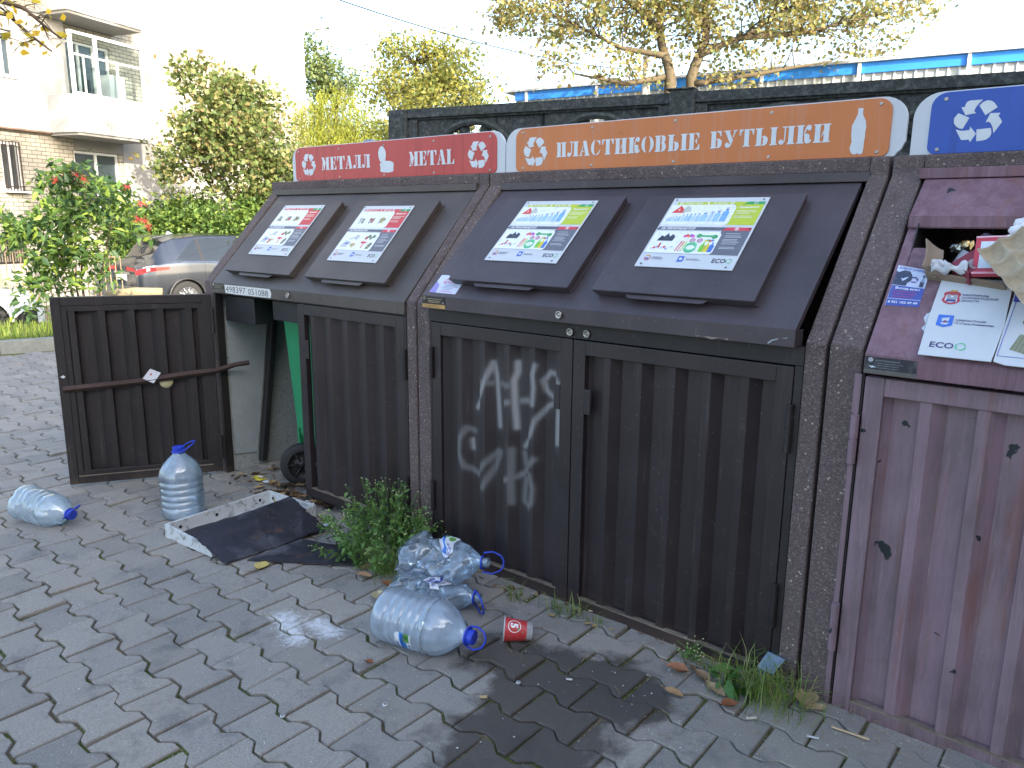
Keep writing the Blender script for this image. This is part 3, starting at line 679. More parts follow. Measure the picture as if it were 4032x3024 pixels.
def build_m1():
    th, xi, xo = enclosure(1, 'recycling enclosure under the red metal sign, its left door swung open', -1.74, -.0895, (.080, .058), dict(trim=M_OLIVE))
    lid_ = lid(th, 1, -1.641, -.149, M_OLIVE, 1.0177)
    for x in (-1.545, -.859):
        f = flap(lid_, 1, x, 'metal', M_OLIVE); poster(f, 1, x+(.112 if x < -1 else .092), .178 if x < -1 else .168, 'metal')
    lock(lid_, -.957, -.011, 1.045)
    # labels on the fascia
    P = Print(lambda x, z, h: Vector((x, -.0115-h, z)), .0003)
    P.poly([(-1.519, 1.0645), (-1.110, 1.0655), (-1.096, 1.045), (-1.105, 1.0215), (-1.42, 1.0195), (-1.514, 1.022)], 'd3d6d4', 1)
    P.text('498397', -1.508, 1.0275, .185, .032, '3a4048', 2, .0); P.text('051088', -1.300, 1.0270, .175, .031, '3a4048', 2, .0)
    P.build('number_sticker', M_PRINT, lid_, color=True)
    P = Print(lambda x, z, h: Vector((x, -.0115-h, z)), .0003)
    P.rect(-1.638, 1.027, -1.521, 1.067, '1d1c1a', 1); P.rect(-1.638, 1.027, -1.521, 1.036, '4a473f', 2)
    P.circ(-1.628, 1.060, .005, 'c9c2a8', 2); P.lines(-1.618, 1.058, .085, 3, .007, '8f8a78', 2, .0016)
    P.build('maker_plate', M_PRINT, lid_, color=True)
    # frame posts, header
    hb = B(); hb.box((-1.655, .004, 1.0095), (-.150, .03, 1.03)); hb.build('header', M_BR_DULL, th, bevel=.002)
    for xa, xb in ((-1.659, -1.640), (-.1625, -.1485)): pb = B(); pb.box((xa, .0, .0), (xb, .045, 1.0094)); pb.build('door_post', M_BR_DULL, th, bevel=.002)
    d = door(th, -.907, -.163, .045, 1.0079, M_DOOR, phase=-.907+.03, latch='L'); d['label'] = 'closed right door with ribbed brown sheet'
    for z in (.74, .18): hinge(d, -.158, -.006, z, z+.13, M_BR_DULL)
    # open left door, swung out about its left hinge
    A = Vector((-1.640, -.022, 0)); e = Vector((-.40, -.672, 0)).normalized(); nn = Vector((e.y, -e.x, 0))  # nn: away from camera side
    # local door frame: x along e, y (front face) facing the camera = inner face of the door
    Mx = Matrix(((e.x, nn.x, 0, A.x), (e.y, nn.y, 0, A.y), (0, 0, 1, 0), (0, 0, 0, 1)))
    d = door(th, .004, .760, .02, 1.008, M_BR_DULL, M=Mx, phase=.03, period=.138, fw=.045)
    d['label'] = 'open left door seen from its inner side with an iron bar across it'
    ib = B(); ib.M = Mx; ib.box((.045, .016, .05), (.715, .019, .98)); ib2 = B(); ib2.M = Mx
    rect_ring(ib2, .046, .062, .718, .962, .028, .004, .016); ib2.build('inner_frame', M_BR_DULL, d, bevel=.002)
    bar = B(); bar.M = Mx
    bar.tube([(.74, -.006, .535), (.40, -.010, .555), (.12, -.012, .585), (.0, -.02, .595), (-.10, -.03, .625), (-.17, -.045, .635)], [.018, .018, .018, .016, .014, .014], 4)
    bar.build('iron_bar', M_RUST, d, bevel=.002)
    P = Print(lambda x, y, h: Mx @ Vector((x, -.026-h, y)), .0004)
    P.poly([(.275, .60), (.325, .625), (.365, .575), (.315, .545)], 'cfd4dc', 1); P.poly([(.315, .60), (.33, .60), (.325, .585)], 'c86a60', 2)
    P.build('paper_scrap', M_PRINT, d, color=True)
    P = Print(lambda x, y, h: Mx @ Vector((x, -.0008-h, y)), .0003); P.poly([(.725, .60), (.735, .61), (.75, .60), (.735, .592)], 'c9ccd0', 1); P.build('sticker_scrap', M_PRINT, d, color=True)
    kb = B(); kb.M = Mx; kb.lathe([(0, -.02), (.030, -.02), (.034, -.014), (.034, -.004), (.0, -.004)], Matrix.Translation((.255, 0, .545)) @ Matrix.Rotation(-pi/2, 4, 'X') @ Matrix.Scale(-1, 4, (0, 0, 1)), 20)
    kb.build('lock_disc', simple('yellowed_plastic', lin('c6bf98'), .5), d, smooth=True)
    for z in (.10, .80): hinge(d, -1.636, -.026, z, z+.13, M_BR_DULL)
    # inside: pale wall lining, slanting dark bar, bracket
    for q in (((-1.661, .05, .0), (-1.652, .975, 1.03)), ((-1.651, .955, 0), (-.10, .975, 1.5))): wb = B(); wb.box(*q); wb.build('inner_wall', m_pitted(), th)
    pb = B(); pb.hexa([(-1.648, .06, .10), (-1.648, .20, .08), (-1.642, .20, .08), (-1.642, .06, .10)], [(-1.648, .06, .97), (-1.648, .33, .97), (-1.642, .33, .97), (-1.642, .06, .97)])
    pb.build('side_plate', simple('pale_grey_plate', lin('9aa2a4'), .6, 0, 70, .15, .2), th)
    sb = B(); sb.hexa([(-1.641, .20, .03), (-1.641, .235, .03), (-1.60, .235, .03), (-1.60, .20, .03)], [(-1.641, .34, .98), (-1.641, .375, .98), (-1.60, .375, .98), (-1.60, .34, .98)])
    sb.build('slanting_bar', M_DSTEEL, th, bevel=.002)
    for q in (((-1.63, .05, .86), (-1.35, .16, .998)), ((-1.20, .06, .90), (-.2, .16, .998))): rb = B(); rb.box(*q); rb.build('guide_rail', M_DSTEEL, th, bevel=.003)
    return th
M_SPRAY = None
M_DOOR = m_brown('brown_door_paint', lin('2c2628'), 0, .40)
def build_m2():
    global M_SPRAY
    a = NT('sprayed_brown_paint'); co = a.coord('World'); f = a.attr('spray', 'Fac')
    base = lin('2c2628'); n2 = a.noise(3.2, 5, .6, co); fine = a.noise(420, 2, .5, co); n3 = a.noise(28, 5, .65, co)
    c = a.mix(a.ramp(n2, (.35, 0.0), (.7, 1.0)), tuple(x*.8 for x in base), tuple(x*1.35 for x in base))
    st = a.noise(1, 5, .6, a.coord('World', scale=(60, 60, 3.5))); c = a.mix(a.ramp(st, (.60, 0.0), (.78, .25)), c, (.16, .14, .13))
    g = a.noise(300, 3, .7, co); f2 = a.math('MULTIPLY', f, a.math('ADD', .75, a.math('MULTIPLY', g, .5)), clamp=True)
    c = a.mix(f2, c, lin('b9bcbd'))
    M_SPRAY = a.done(a.pbr(c, .5, 0, a.bump(a.math('ADD', fine, a.math('MULTIPLY', n3, .5)), .22, .0015), .5))
    th, xi, xo = enclosure(2, 'recycling enclosure under the orange plastic bottles sign, spray painted on its left door', -.0865, 1.5565, (.074, .060), dict(trim=M_BR))
    lid_ = lid(th, 2, -.0137, 1.4778, M_BR, 1.0592)
    for x in (.103, .7715):
        f = flap(lid_, 2, x, 'plastic', M_BR); poster(f, 2, x+(.117 if x < .5 else .113), .176 if x < .5 else .183, 'plastic')
    lock(lid_, .663, -.037, 1.086)
    hb = B(); hb.box((-.012, .0, 1.0035), (1.4965, .03, 1.0585)); hb.build('header', M_BR_DULL, th, bevel=.002)
    for xa, xb in ((-.0122, -.0012), (1.4725, 1.4965)): pb = B(); pb.box((xa, .001, .0), (xb, .04, 1.003)); pb.build('door_post', M_BR_DULL, th, bevel=.002)
    for x in (.687, .757): lock(th, x, -.0005, 1.025, .0145)
    d = door(th, .0, .6965, -.005, 1.0, M_DOOR, spray=True, phase=.072-.0, latch='R'); d['label'] = 'left door with pale spray painted scrawl'
    for z in (.77, .2): hinge(d, .003, -.007, z, z+.13, M_BR_DULL)
    d = door(th, .7005, 1.470, -.012, .999, M_DOOR, phase=.70+.06, latch='L'); d['label'] = 'right door with plain ribbed sheet'
    for z in (.745, .185): hinge(d, 1.4715, -.010, z, z+.145, M_BR_DULL)
    # bent galvanised stops by the hinges
    for bx, bz in ((1.455, .068), (-.13, .066)):
        b = B(); p = [(0, 0, 0), (.055, -.01, .004), (.085, 0, .036), (.015, .01, .032)]
        b.hexa([(bx+.0, -.060, bz), (bx+.055, -.072, bz), (bx+.070, -.02, bz+.030), (bx+.012, -.01, bz+.032)], [(bx+.0, -.060, bz+.003), (bx+.055, -.072, bz+.003), (bx+.070, -.02, bz+.033), (bx+.012, -.01, bz+.035)])
        b.hexa([(bx+.012, -.01, bz+.0322), (bx+.070, -.02, bz+.0302), (bx+.085, .002, bz+.022), (bx+.03, .01, bz+.024)], [(bx+.012, -.01, bz+.035), (bx+.070, -.02, bz+.033), (bx+.085, .002, bz+.025), (bx+.03, .01, bz+.027)])
        b.box((bx+.002, -.058, bz-.04), (bx+.006, -.012, bz)); b.box((bx+.004, -.062, 0.0), (bx+.03, -.03, bz-.004))
        b.build('stop_bracket', M_STEEL, th, bevel=.001)
    P = Print(lambda x, z, h: Vector((x, -.0369-h, z)), .0003)
    P.rect(-.012, 1.063, .114, 1.107, '23211f', 1); P.rect(-.012, 1.063, .114, 1.078, 'b8935a', 2)
    P.ring(.0, 1.100, .006, .002, 'b9b095', 2, n=8); P.text('контейнерный шкаф', .014, 1.0975, .085, .0042, 'cfc8b0', 2)
    P.lines(.02, 1.091, .075, 2, .006, 'b9a884', 2, .0018); P.lines(.0, 1.072, .10, 2, .005, '5a4526', 3, .0015); P.circ(.102, 1.086, .004, '8a8f94', 2)
    P.build('maker_plate', simple_print('brass_print'), lid_, color=True)
    mp = lidmap(2)
    P = Print(lambda x, s, h: mp(x, s, .0006+h), .0003)
    P.poly([(.012, .018), (.155, .018), (.152, .085), (.10, .10), (.045, .118), (.012, .116)], 'c3cce2', 1)
    P.poly([(.012, .018), (.05, .018), (.04, .06), (.012, .08)], '8f86c8', 2)
    P.text('А-', .055, .088, .03, .018, 'd2385a', 3, .02, .2); P.text('8(921)', .05, .072, .06, .012, 'd2385a', 3, .01, .2)
    P.lines(.065, .062, .08, 4, .008, '6a6f86', 3, .002); P.lines(.06, .026, .085, 1, .006, 'c860a0', 3, .003)
    P.build('advert_sticker', M_PRINT, lid_, color=True)
    # glue residue and scratches
    P = Print(lambda x, z, h: Vector((x, -.0369-h, z)), .0002)
    for k in range(10):
        x = 1.18+.10*k/10; P.poly([(x, 1.062+.004*math.sin(k)), (x+.012, 1.063+.004*math.sin(k+1)), (x+.011, 1.066), (x, 1.0655)], '8f867a', 1)
    P.rect(1.176, 1.063, 1.178, 1.092, '6a625a', 1); P.poly([(1.40, 1.066), (1.412, 1.076), (1.432, 1.082), (1.43, 1.079), (1.414, 1.073), (1.404, 1.064)], '9fb0b4', 1); P.poly([(1.44, 1.083), (1.458, 1.087), (1.455, 1.084)], '9fb0b4', 1)
    P.build('scratches', M_PRINT, lid_, color=True)
    P = Print(lambda x, z, h: Vector((x, -.0012-h, z)), .0002)
    for x, z, l, sl in ((.89, .78, .03, .4), (.92, .50, .025, .1), (1.12, .30, .02, -.2), (.975, .62, .02, .3)): 
        P.poly([(x, z), (x+.003, z), (x+.003+l*sl, z-l), (x+l*sl, z-l)], '9aa0a4', 1)
    P = None
    return th
def simple_print(name): return m_print(name, .3)
def build_m3():
    th, xi, xo = enclosure(3, 'recycling enclosure with faded purple paint, stuffed with cardboard and rubbish', 1.5605, 3.24, (.092, .06), dict(trim=M_FADE_LID))
    mp = lidmap(3); y0, z0, y1, z1 = LID[3]; L = math.hypot(y1-y0, z1-z0); x0, x1 = 1.6638, 3.165
    b = B()
    def slab(xa, xb, sa, sb, h0=-.02, h1=0): b.hexa([mp(xa, sa, h0), mp(xb, sa, h0), mp(xb, sb, h0), mp(xa, sb, h0)], [mp(xa, sa, h1), mp(xb, sa, h1), mp(xb, sb, h1), mp(xa, sb, h1)])
    slab(x0, x1, 0, .268); slab(x0, x0+.028, .268, .475); slab(x0+.0285, 1.740, .268, .385)
    slab(x1-.03, x1, .268, .475)
    b.box((x0, y0+.0004, 1.0106), (x1, y0+.016, z0-.0008))
    lid_ = b.build('lid', M_FADE_LID, th, bevel=.0025)
    aw = B()
    aw.hexa([mp(x0, .476, .024), mp(x1, .476, .024), mp(x1, .656, -.004), mp(x0, .656, -.004)], [mp(x0, .476, .030), mp(x1, .476, .030), mp(x1, .657, .002), mp(x0, .657, .002)])
    aw.hexa([mp(x0, .452, .006), mp(x1, .452, .006), mp(x1, .474, .022), mp(x0, .474, .022)], [mp(x0, .454, .012), mp(x1, .454, .012), mp(x1, .4755, .030), mp(x0, .4755, .030)])
    aw.build('upper_flap', M_FADE_LID, lid_, bevel=.002)
    ck = B(); ck.add([mp(x0+.029, .47, .02), mp(x0+.029, .36, -.002), mp(x0+.029, .36, -.10), mp(x0+.029, .47, -.14)], [(0, 1, 2, 3)])
    ck.add([mp(x0+.03, .262, -.022), mp(x1, .262, -.022), mp(x1, .262, -.25), mp(x0+.03, .262, -.25)], [(0, 1, 2, 3)])
    ck.build('chute', M_DSTEEL, lid_, solid=.003)
    # alcohol help sticker
    P = Print(lambda x, s, h: mp(x, s, .0006+h), .0003)
    P.poly([(1.671, .170), (1.756, .170), (1.756, .300), (1.672, .316)], 'c4cee6', 1)
    q = lambda u, v: (1.672+u*.084, .170+v*(.146-.016*u))
    qp = lambda pts, c, L: P.poly([q(*p) for p in pts], c, L)
    qp([(0, 0), (1, 0), (1, .50), (0, .50)], '4456a4', 2); qp([(0, .495), (1, .495), (1, .51), (0, .51)], 'aebbe0', 3); qp([(0, .165), (1, .165), (1, .18), (0, .18)], 'aebbe0', 3)
    qp([(0, .51), (0, .86), (.08, .83), (.25, .90), (.42, .89), (.52, .80), (.55, .72), (.52, .64), (.44, .60), (.42, .51)], '39435c', 3)
    qp([(.20, .70), (.27, .68), (.32, .71), (.44, .75), (.36, .67), (.28, .62)], 'c4cee6', 4)
    qp([(.52, .76), (.66, .77), (.74, .71), (.74, .66), (.70, .68), (.66, .73), (.52, .73)], '4a3a78', 4); qp([(.54, .64), (.70, .65), (.70, .62), (.55, .61)], '7a4a9a', 4)
    qp([(.80, .52), (.95, .52), (.95, .66), (.90, .72), (.90, .82), (.85, .82), (.85, .72), (.81, .66)], '8fa0bc', 4); qp([(.82, .52), (.93, .52), (.93, .64), (.82, .66)], '333a58', 5); qp([(.85, .79), (.91, .79), (.91, .84), (.85, .84)], '3a3a66', 5)
    def tx(s_, u, v, wd, hh, c, bold=.02):
        vs_, fs = glyphs(s_, bold, 2, 0); xa = min(p[0] for p in vs_); xb = max(p[0] for p in vs_)
        P.add([P.mp(*q(u+(a_-xa)/(xb-xa)*wd, v+b_/.72*hh), 5*P.step) for a_, b_ in vs_], fs, col=lin(c))
    tx('АЛКОГОЛИЗМ', .05, .915, .88, .055, '4a56a8'); tx('Выход есть!', .14, .415, .74, .05, 'e6eaf4', .03)
    tx('Бесплатно!', .14, .345, .66, .045, 'a8508c', .02); tx('Бессрочно!', .12, .275, .66, .045, 'a8508c', .02); tx('Анонимно!', .12, .205, .62, .045, 'a8508c', .02)
    tx('8 921 102 49 49', .05, .06, .88, .055, 'e6eaf4', .02)
    P.build('help_sticker', M_PRINT, lid_, color=True)
    # black plate on the fascia
    P = Print(lambda x, z, h: Vector((x, y0-.0002-h, z)), .0003)
    P.rect(1.6655, 1.013, 1.793, 1.058, '2a2e38', 1); P.rect(1.6655, 1.013, 1.793, 1.024, '5d5c58', 2)
    P.poly([(1.674, 1.046), (1.680, 1.043), (1.686, 1.046), (1.686, 1.053), (1.680, 1.056), (1.674, 1.053)], 'a9adb4', 2)
    P.text('контейнерный', 1.692, 1.047, .06, .005, '8f949c', 2); P.lines(1.69, 1.041, .08, 3, .006, '6a6f78', 2, .0016); P.poly([(1.676, 1.033), (1.684, 1.028), (1.695, 1.031), (1.687, 1.034)], 'c9d2da', 3)
    P.build('maker_plate', M_PRINT, lid_, color=True)
    # white boards, sagging loose
    def board(name, pts, label, prn):
        bb = B(); bb.prism(pts, lambda x, s, t: mp(x, s, t+.014*(1-s/.272)+.004), .0, .003)
        o = bb.build(name, M_WHITEP, lid_, bevel=.0005, seg=1); o['label'] = label
        P = Print(lambda x, s, h: mp(x, s, .0074+h+.014*(1-s/.272)), .0003); prn(P); P.build('printed_picture', M_PRINT, o, color=True)
    def pr1(P):
        X, S = 1.79, 0
        P.text('МИНПРИРОДЫ', 1.852, .210, .060, .0065, '4a4f78', 2, .02); P.text('КАЛИНИНГРАДСКОЙ', 1.852, .200, .082, .0065, '4a4f78', 2, .02); P.text('ОБЛАСТИ', 1.852, .190, .040, .0065, '4a4f78', 2, .02)
        P.poly([(1.808, .215), (1.815, .222), (1.842, .222), (1.849, .215), (1.846, .205), (1.850, .190), (1.840, .180), (1.828, .177), (1.814, .182), (1.807, .192), (1.811, .205)], 'b8404e', 2)
        P.poly([(1.815, .209), (1.842, .209), (1.843, .188), (1.828, .183), (1.814, .190)], 'd5dae4', 3); P.rect(1.818, .187, 1.840, .194, '34478a', 4)
        P.rect(1.818, .194, 1.826, .212, '9fa4ac', 4); P.rect(1.833, .194, 1.841, .212, '9fa4ac', 4); P.rect(1.818, .194, 1.841, .202, '9fa4ac', 5); P.rect(1.819, .213, 1.839, .222, 'b8404e', 4)
        P.poly([(1.821, .222), (1.824, .230), (1.830, .226), (1.837, .230), (1.838, .222)], 'c2a04c', 4)
        P.poly([(1.812, .140), (1.848, .140), (1.849, .106), (1.831, .098), (1.812, .104)], '3f6fce', 2)
        P.poly([(1.821, .128), (1.840, .132), (1.838, .119), (1.824, .117)], 'c4ccd8', 3); P.poly([(1.820, .113), (1.842, .114), (1.836, .107), (1.825, .107)], 'c4ccd8', 3); P.circ(1.831, .117, .0045, '7a4a6a', 4, n=8)
        P.text('АДМИНИСТРАЦИЯ', 1.853, .122, .068, .0062, '4a4f78', 2, .02); P.text('ГО «Город Калининград»', 1.853, .112, .088, .0062, '4a4f78', 2, .02)
        P.text('ECO', 1.813, .030, .054, .018, '3f3a72', 2, .02)
        for a0 in (20, 140, 260): P.ring(1.882, .039, .0125, .0035, '58c898', 2, a0, a0+100, 6)
    board('white_board', [(1.793, .002), (1.955, .002), (1.962, .12), (1.956, .272), (1.792, .274), (1.79, .12)], 'left white board with the crests', pr1)
    def pr2(P):
        P.poly([(1.963, .022), (1.9645, .022), (1.974, .205), (1.9725, .205)], '5a5fb4', 2); P.rect(1.963, .021, 2.2, .0225, '5a5fb4', 2)
        P.poly([(1.985, .045), (2.03, .03), (2.05, .05), (2.04, .09), (2.00, .095)], '8b9078', 2)
        for i in range(5): P.poly([(1.987+i*.009, .044-.002*i), (1.989+i*.009, .044-.002*i), (1.999+i*.009, .09), (1.998+i*.009, .09)], '6a6f5a', 3)
        P.circ(2.02, .15, .016, '8a5a40', 2, n=9); P.circ(2.01, .135, .012, '7a4a34', 3, n=8)
        P.rect(1.967, .20, 2.2, .24, '3a3f9a', 2)
    board('white_board', [(1.959, .004), (1.985, -.004), (2.30, -.006), (2.30, .25), (1.966, .25)], 'right white board partly hidden by the egg tray', pr2)
    # peeled sticker remains
    P = Print(lambda x, s, h: mp(x, s, .001+h), .0004)
    P.poly([(1.778, .10), (1.785, .115), (1.776, .135), (1.780, .150), (1.792, .158), (1.80, .155), (1.80, .09), (1.79, .088)], 'c4ccd6', 1); P.build('torn_sticker', M_PRINT, lid_, color=True)
    # door
    for xa, xb in ((1.6535, 1.6618), (3.16, 3.175)): fb = B(); fb.box((xa, .001, .0), (xb, .04, 1.003)); fb.build('door_post', M_BR_DULL, th)
    pl = B(); pl.box((1.638, -.004, .895), (1.656, .0, 1.003)); pl.box((1.642, -.003, .0), (1.656, .0, .895)); pl.build('hinge_post', M_FADE, th)
    d = door(th, 1.6643, 2.41, -.016, .9975, M_FADE, phase=1.6643+.07, period=.132); d['label'] = 'faded purple left door with scraped paint'
    hinge(d, 1.652, -.014, .752, .89, M_FADE, .0115); hinge(d, 1.652, -.014, .181, .33, M_FADE, .0115)
    door(th, 2.415, 3.155, -.016, .9975, M_FADE, phase=2.415+.04, period=.132)['label'] = 'faded purple right door beyond the picture edge'
    return th
build_m1(); build_m2(); build_m3()
# ------------------------------------------------------------------ signs
def S(x0, x1, bl=1, br=1, tl=1, tr=1):
    p = []
    p += [(x0-.8, 0), (x0-.8, .35), (x0, 1.0)] if bl else [(x0, 0)]
    p += [(x0, 9), (x0-.8, 9.65), (x0-.8, 10)] if tl else [(x0, 10)]
    p += [(x1+.8, 10), (x1+.8, 9.65), (x1, 9)] if tr else [(x1, 10)]
    p += [(x1, 1.0), (x1+.8, .35), (x1+.8, 0)] if br else [(x1, 0)]
    return p
def arc(cx, cy, rx, ry, a0, a1, n=9): return [(cx+rx*math.cos(math.radians(a0+(a1-a0)*i/n)), cy+ry*math.sin(math.radians(a0+(a1-a0)*i/n))) for i in range(n+1)]
EW = [(4.3, 10), (7.2, 10), (7.2, 6.9), (6.7, 6.9), (6.2, 8.4), (5.4, 9.3), (4.3, 9.6)]
EB = [(4.3, 0), (7.4, 0), (7.4, 3.3), (6.9, 3.3), (6.4, 1.8), (5.6, .8), (4.3, .4)]
EM = [(4.4, 5.2), (5.3, 6.0), (5.7, 7.0), (5.9, 7.0), (5.9, 3.4), (5.7, 3.4), (5.3, 4.4)]
YB = [(4.2, 5.6), (6.0, 5.5), (7.3, 4.6), (7.7, 2.9), (7.2, 1.1), (6.0, .1), (4.2, 0), (4.2, .5), (4.9, 1.0), (4.9, 4.6), (4.2, 5.1)]
LJ = [(2.1, 10), (5.0, 10), (5.0, 9.6), (4.1, 9.2), (3.95, 3.2), (3.5, 1.2), (2.4, .05), (1.2, 0), (.3, .8), (.2, 1.9), (.9, 2.8), (1.9, 2.8), (2.6, 2.1), (3.1, 1.8), (3.3, 4), (3.3, 9.2), (2.1, 9.6)]
GL = {
 'П': (8.7, [S(1, 3.7, 1, 1, 1, 0), S(5.0, 7.7, 1, 1, 1, 1)]),
 'Л': (9.6, [LJ, S(5.7, 8.5)]),
 'А': (8.6, [[(0, 0), (2.4, 0), (2.4, .4), (1.7, .9), (2.2, 2.8), (3.6, 2.8), (3.6, 3.4), (2.4, 3.4), (3.2, 7.0), (2.9, 7.2), (.9, .9), (0, .4)], [(4.1, 0), (8.4, 0), (8.4, .4), (7.6, .9), (5.5, 10), (3.3, 10), (2.9, 9.4), (4.9, .9), (4.1, .4)]]),
 'С': (8.2, [arc(4.2, 5, 3.9, 5.15, 97, 263)+arc(3.7, 5, 1.1, 4.6, 250, 110), [(4.7, 10.05), (6.2, 9.3), (7.3, 10.1), (7.5, 6.7), (7.0, 6.7), (6.3, 8.1), (4.7, 9.5)], [(4.4, -.1), (6.6, 1.0), (7.7, 3.6), (7.2, 3.6), (6.0, 1.7), (4.4, .5)]]),
 'Т': (9.4, [S(3.3, 6.1, 1, 1, 0, 0), [(.3, 10), (2.8, 10), (2.8, 9.5), (1.6, 8.8), (1.0, 6.6), (.4, 6.6)], [(9.1, 10), (6.6, 10), (6.6, 9.5), (7.8, 8.8), (8.4, 6.6), (9.0, 6.6)]]),
 'И': (9.8, [S(1, 3.8), S(5.8, 8.6), [(4.2, 3.0), (4.5, 3.0), (5.78, 5.0), (5.78, 6.6)]]),
 'К': (9.0, [S(1, 3.8, 1, 1, 1, 1), [(4.3, 5.6), (4.9, 5.4), (5.6, 7.0), (5.9, 8.0), (6.4, 7.1), (7.4, 6.9), (8.3, 7.7), (8.4, 9), (7.6, 10), (6.4, 10), (5.4, 9.2), (5.0, 7.6)], [(4.2, 5.2), (6.4, 5.3), (7.5, 4.4), (7.5, 1.9), (7.8, 1.5), (8.2, 2.3), (8.6, 2.0), (8.3, .8), (7.3, 0), (6.0, -.1), (4.9, .7), (4.7, 2.2), (4.7, 3.8)]]),
 'О': (9.2, [arc(4.3, 5, 4.0, 5.15, 97, 263)+arc(3.8, 5, 1.2, 4.6, 250, 110), arc(4.9, 5, 4.0, 5.15, 83, -83)+arc(5.4, 5, 1.2, 4.6, -70, 70)]),
 'В': (8.6, [S(1, 3.8, 1, 0, 1, 0), [(4.3, 10), (6.2, 9.9), (7.5, 8.9), (7.6, 7.1), (6.6, 5.6), (7.7, 4.4), (8.0, 2.4), (7.0, .5), (5.6, 0), (4.3, 0), (4.3, .4), (5.1, 1.0), (5.1, 4.6), (4.4, 5.3), (5.0, 6.0), (5.0, 9.0), (4.3, 9.6)]]),
 'Ы': (13.4, [S(1, 3.8, 1, 0, 1, 1), YB, S(9.6, 12.4)]),
 'Е': (8.0, [S(1, 3.8, 1, 0, 1, 0), EW, EM, EB]),
 'Б': (8.3, [S(1, 3.8, 1, 0, 1, 0), EW, YB]),
 'Ь': (8.3, [S(1, 3.8, 1, 0, 1, 1), YB]),
 'У': (9.2, [[(.2, 10), (4.3, 10), (4.3, 9.6), (3.7, 9.2), (5.6, 4.6), (4.3, 2.0), (1.0, 9.2), (.2, 9.6)], [(6.0, 4.4), (5.0, 1.6), (3.8, .1), (2.2, -.1), (1.1, .8), (1.1, 2.2), (2.1, 3.1), (3.3, 2.6), (3.9, 1.7), (4.6, 2.2), (5.75, 4.9)], [(5.6, 6.2), (6.7, 9.2), (6.0, 9.6), (6.0, 10), (8.6, 10), (8.6, 9.6), (7.6, 9.2), (5.9, 5.4)]]),
 'М': (9.8, [[(0, 0), (2.2, 0), (2.2, .4), (1.4, .9), (1.3, 5.4), (.9, 5.4), (.8, .9), (0, .4)], [(0, 10), (2.8, 10), (4.3, 6.0), (4.9, 7.2), (4.9, 5.6), (3.2, .2), (2.8, .2), (.8, 9.2), (0, 9.6)], S(5.6, 8.6, 1, 1, 0, 1)]),
 'L': (8.0, [S(1, 3.8, 1, 0, 1, 1), EB]),
}
GL['E'] = GL['Е']; GL['T'] = GL['Т']; GL['A'] = GL['А']; GL['M'] = GL['М']
YS = .4803
M_LET = simple('lettering_white', lin('cdd5da'), .5, 0, 30, .08, .05)
def word(b, s, x0, x1, z0, h, y0=YS-.0062, y1=YS-.0052, sp=.35):
    W_ = sum(GL[c][0]+sp for c in s)-sp; k = (x1-x0)/W_; kz = h/10; x = 0
    for c in s:
        wd, ps = GL[c]
        for p in ps: b.prism([((x+a)*k+x0, z0+q*kz) for a, q in p], lambda X, Z, t: Vector((X, t, Z)), y0, y1)
        x += wd+sp
def rrect(x0, z0, x1, z1, r, ra=None):
    """rounded top corners, (x0..x1, z0..z1)"""
    p = [(x0, z0), (x1, z0)] if ra is None else arc(x0+ra, z0+ra, ra, ra, 180, 270, 5)+arc(x1-ra, z0+ra, ra, ra, 270, 360, 5)
    return p+arc(x1-r, z1-r*.95, r, r*.95, 0, 90, 7)+arc(x0+r, z1-r*.95, r, r*.95, 90, 180, 7)
CAN = [(-0.826, 1.686), (-0.838, 1.709), (-0.84, 1.731), (-0.832, 1.751), (-0.816, 1.762), (-0.798, 1.755), (-0.785, 1.735), (-0.784, 1.713), (-0.79, 1.69), (-0.753, 1.688), (-0.731, 1.68), (-0.728, 1.669), (-0.732, 1.65), (-0.728, 1.643), (-0.741, 1.635), (-0.775, 1.633), (-0.813, 1.636), (-0.828, 1.642), (-0.825, 1.657), (-0.83, 1.678), (-0.814, 1.684)]
BOT = [(1.44, 1.76), (1.455, 1.759), (1.455, 1.741), (1.466, 1.719), (1.469, 1.701), (1.467, 1.686), (1.468, 1.674), (1.466, 1.656), (1.466, 1.634), (1.464, 1.622), (1.457, 1.618), (1.449, 1.623), (1.442, 1.619), (1.434, 1.621), (1.427, 1.628), (1.424, 1.64), (1.429, 1.658), (1.426, 1.676), (1.425, 1.707), (1.434, 1.727), (1.44, 1.742)]
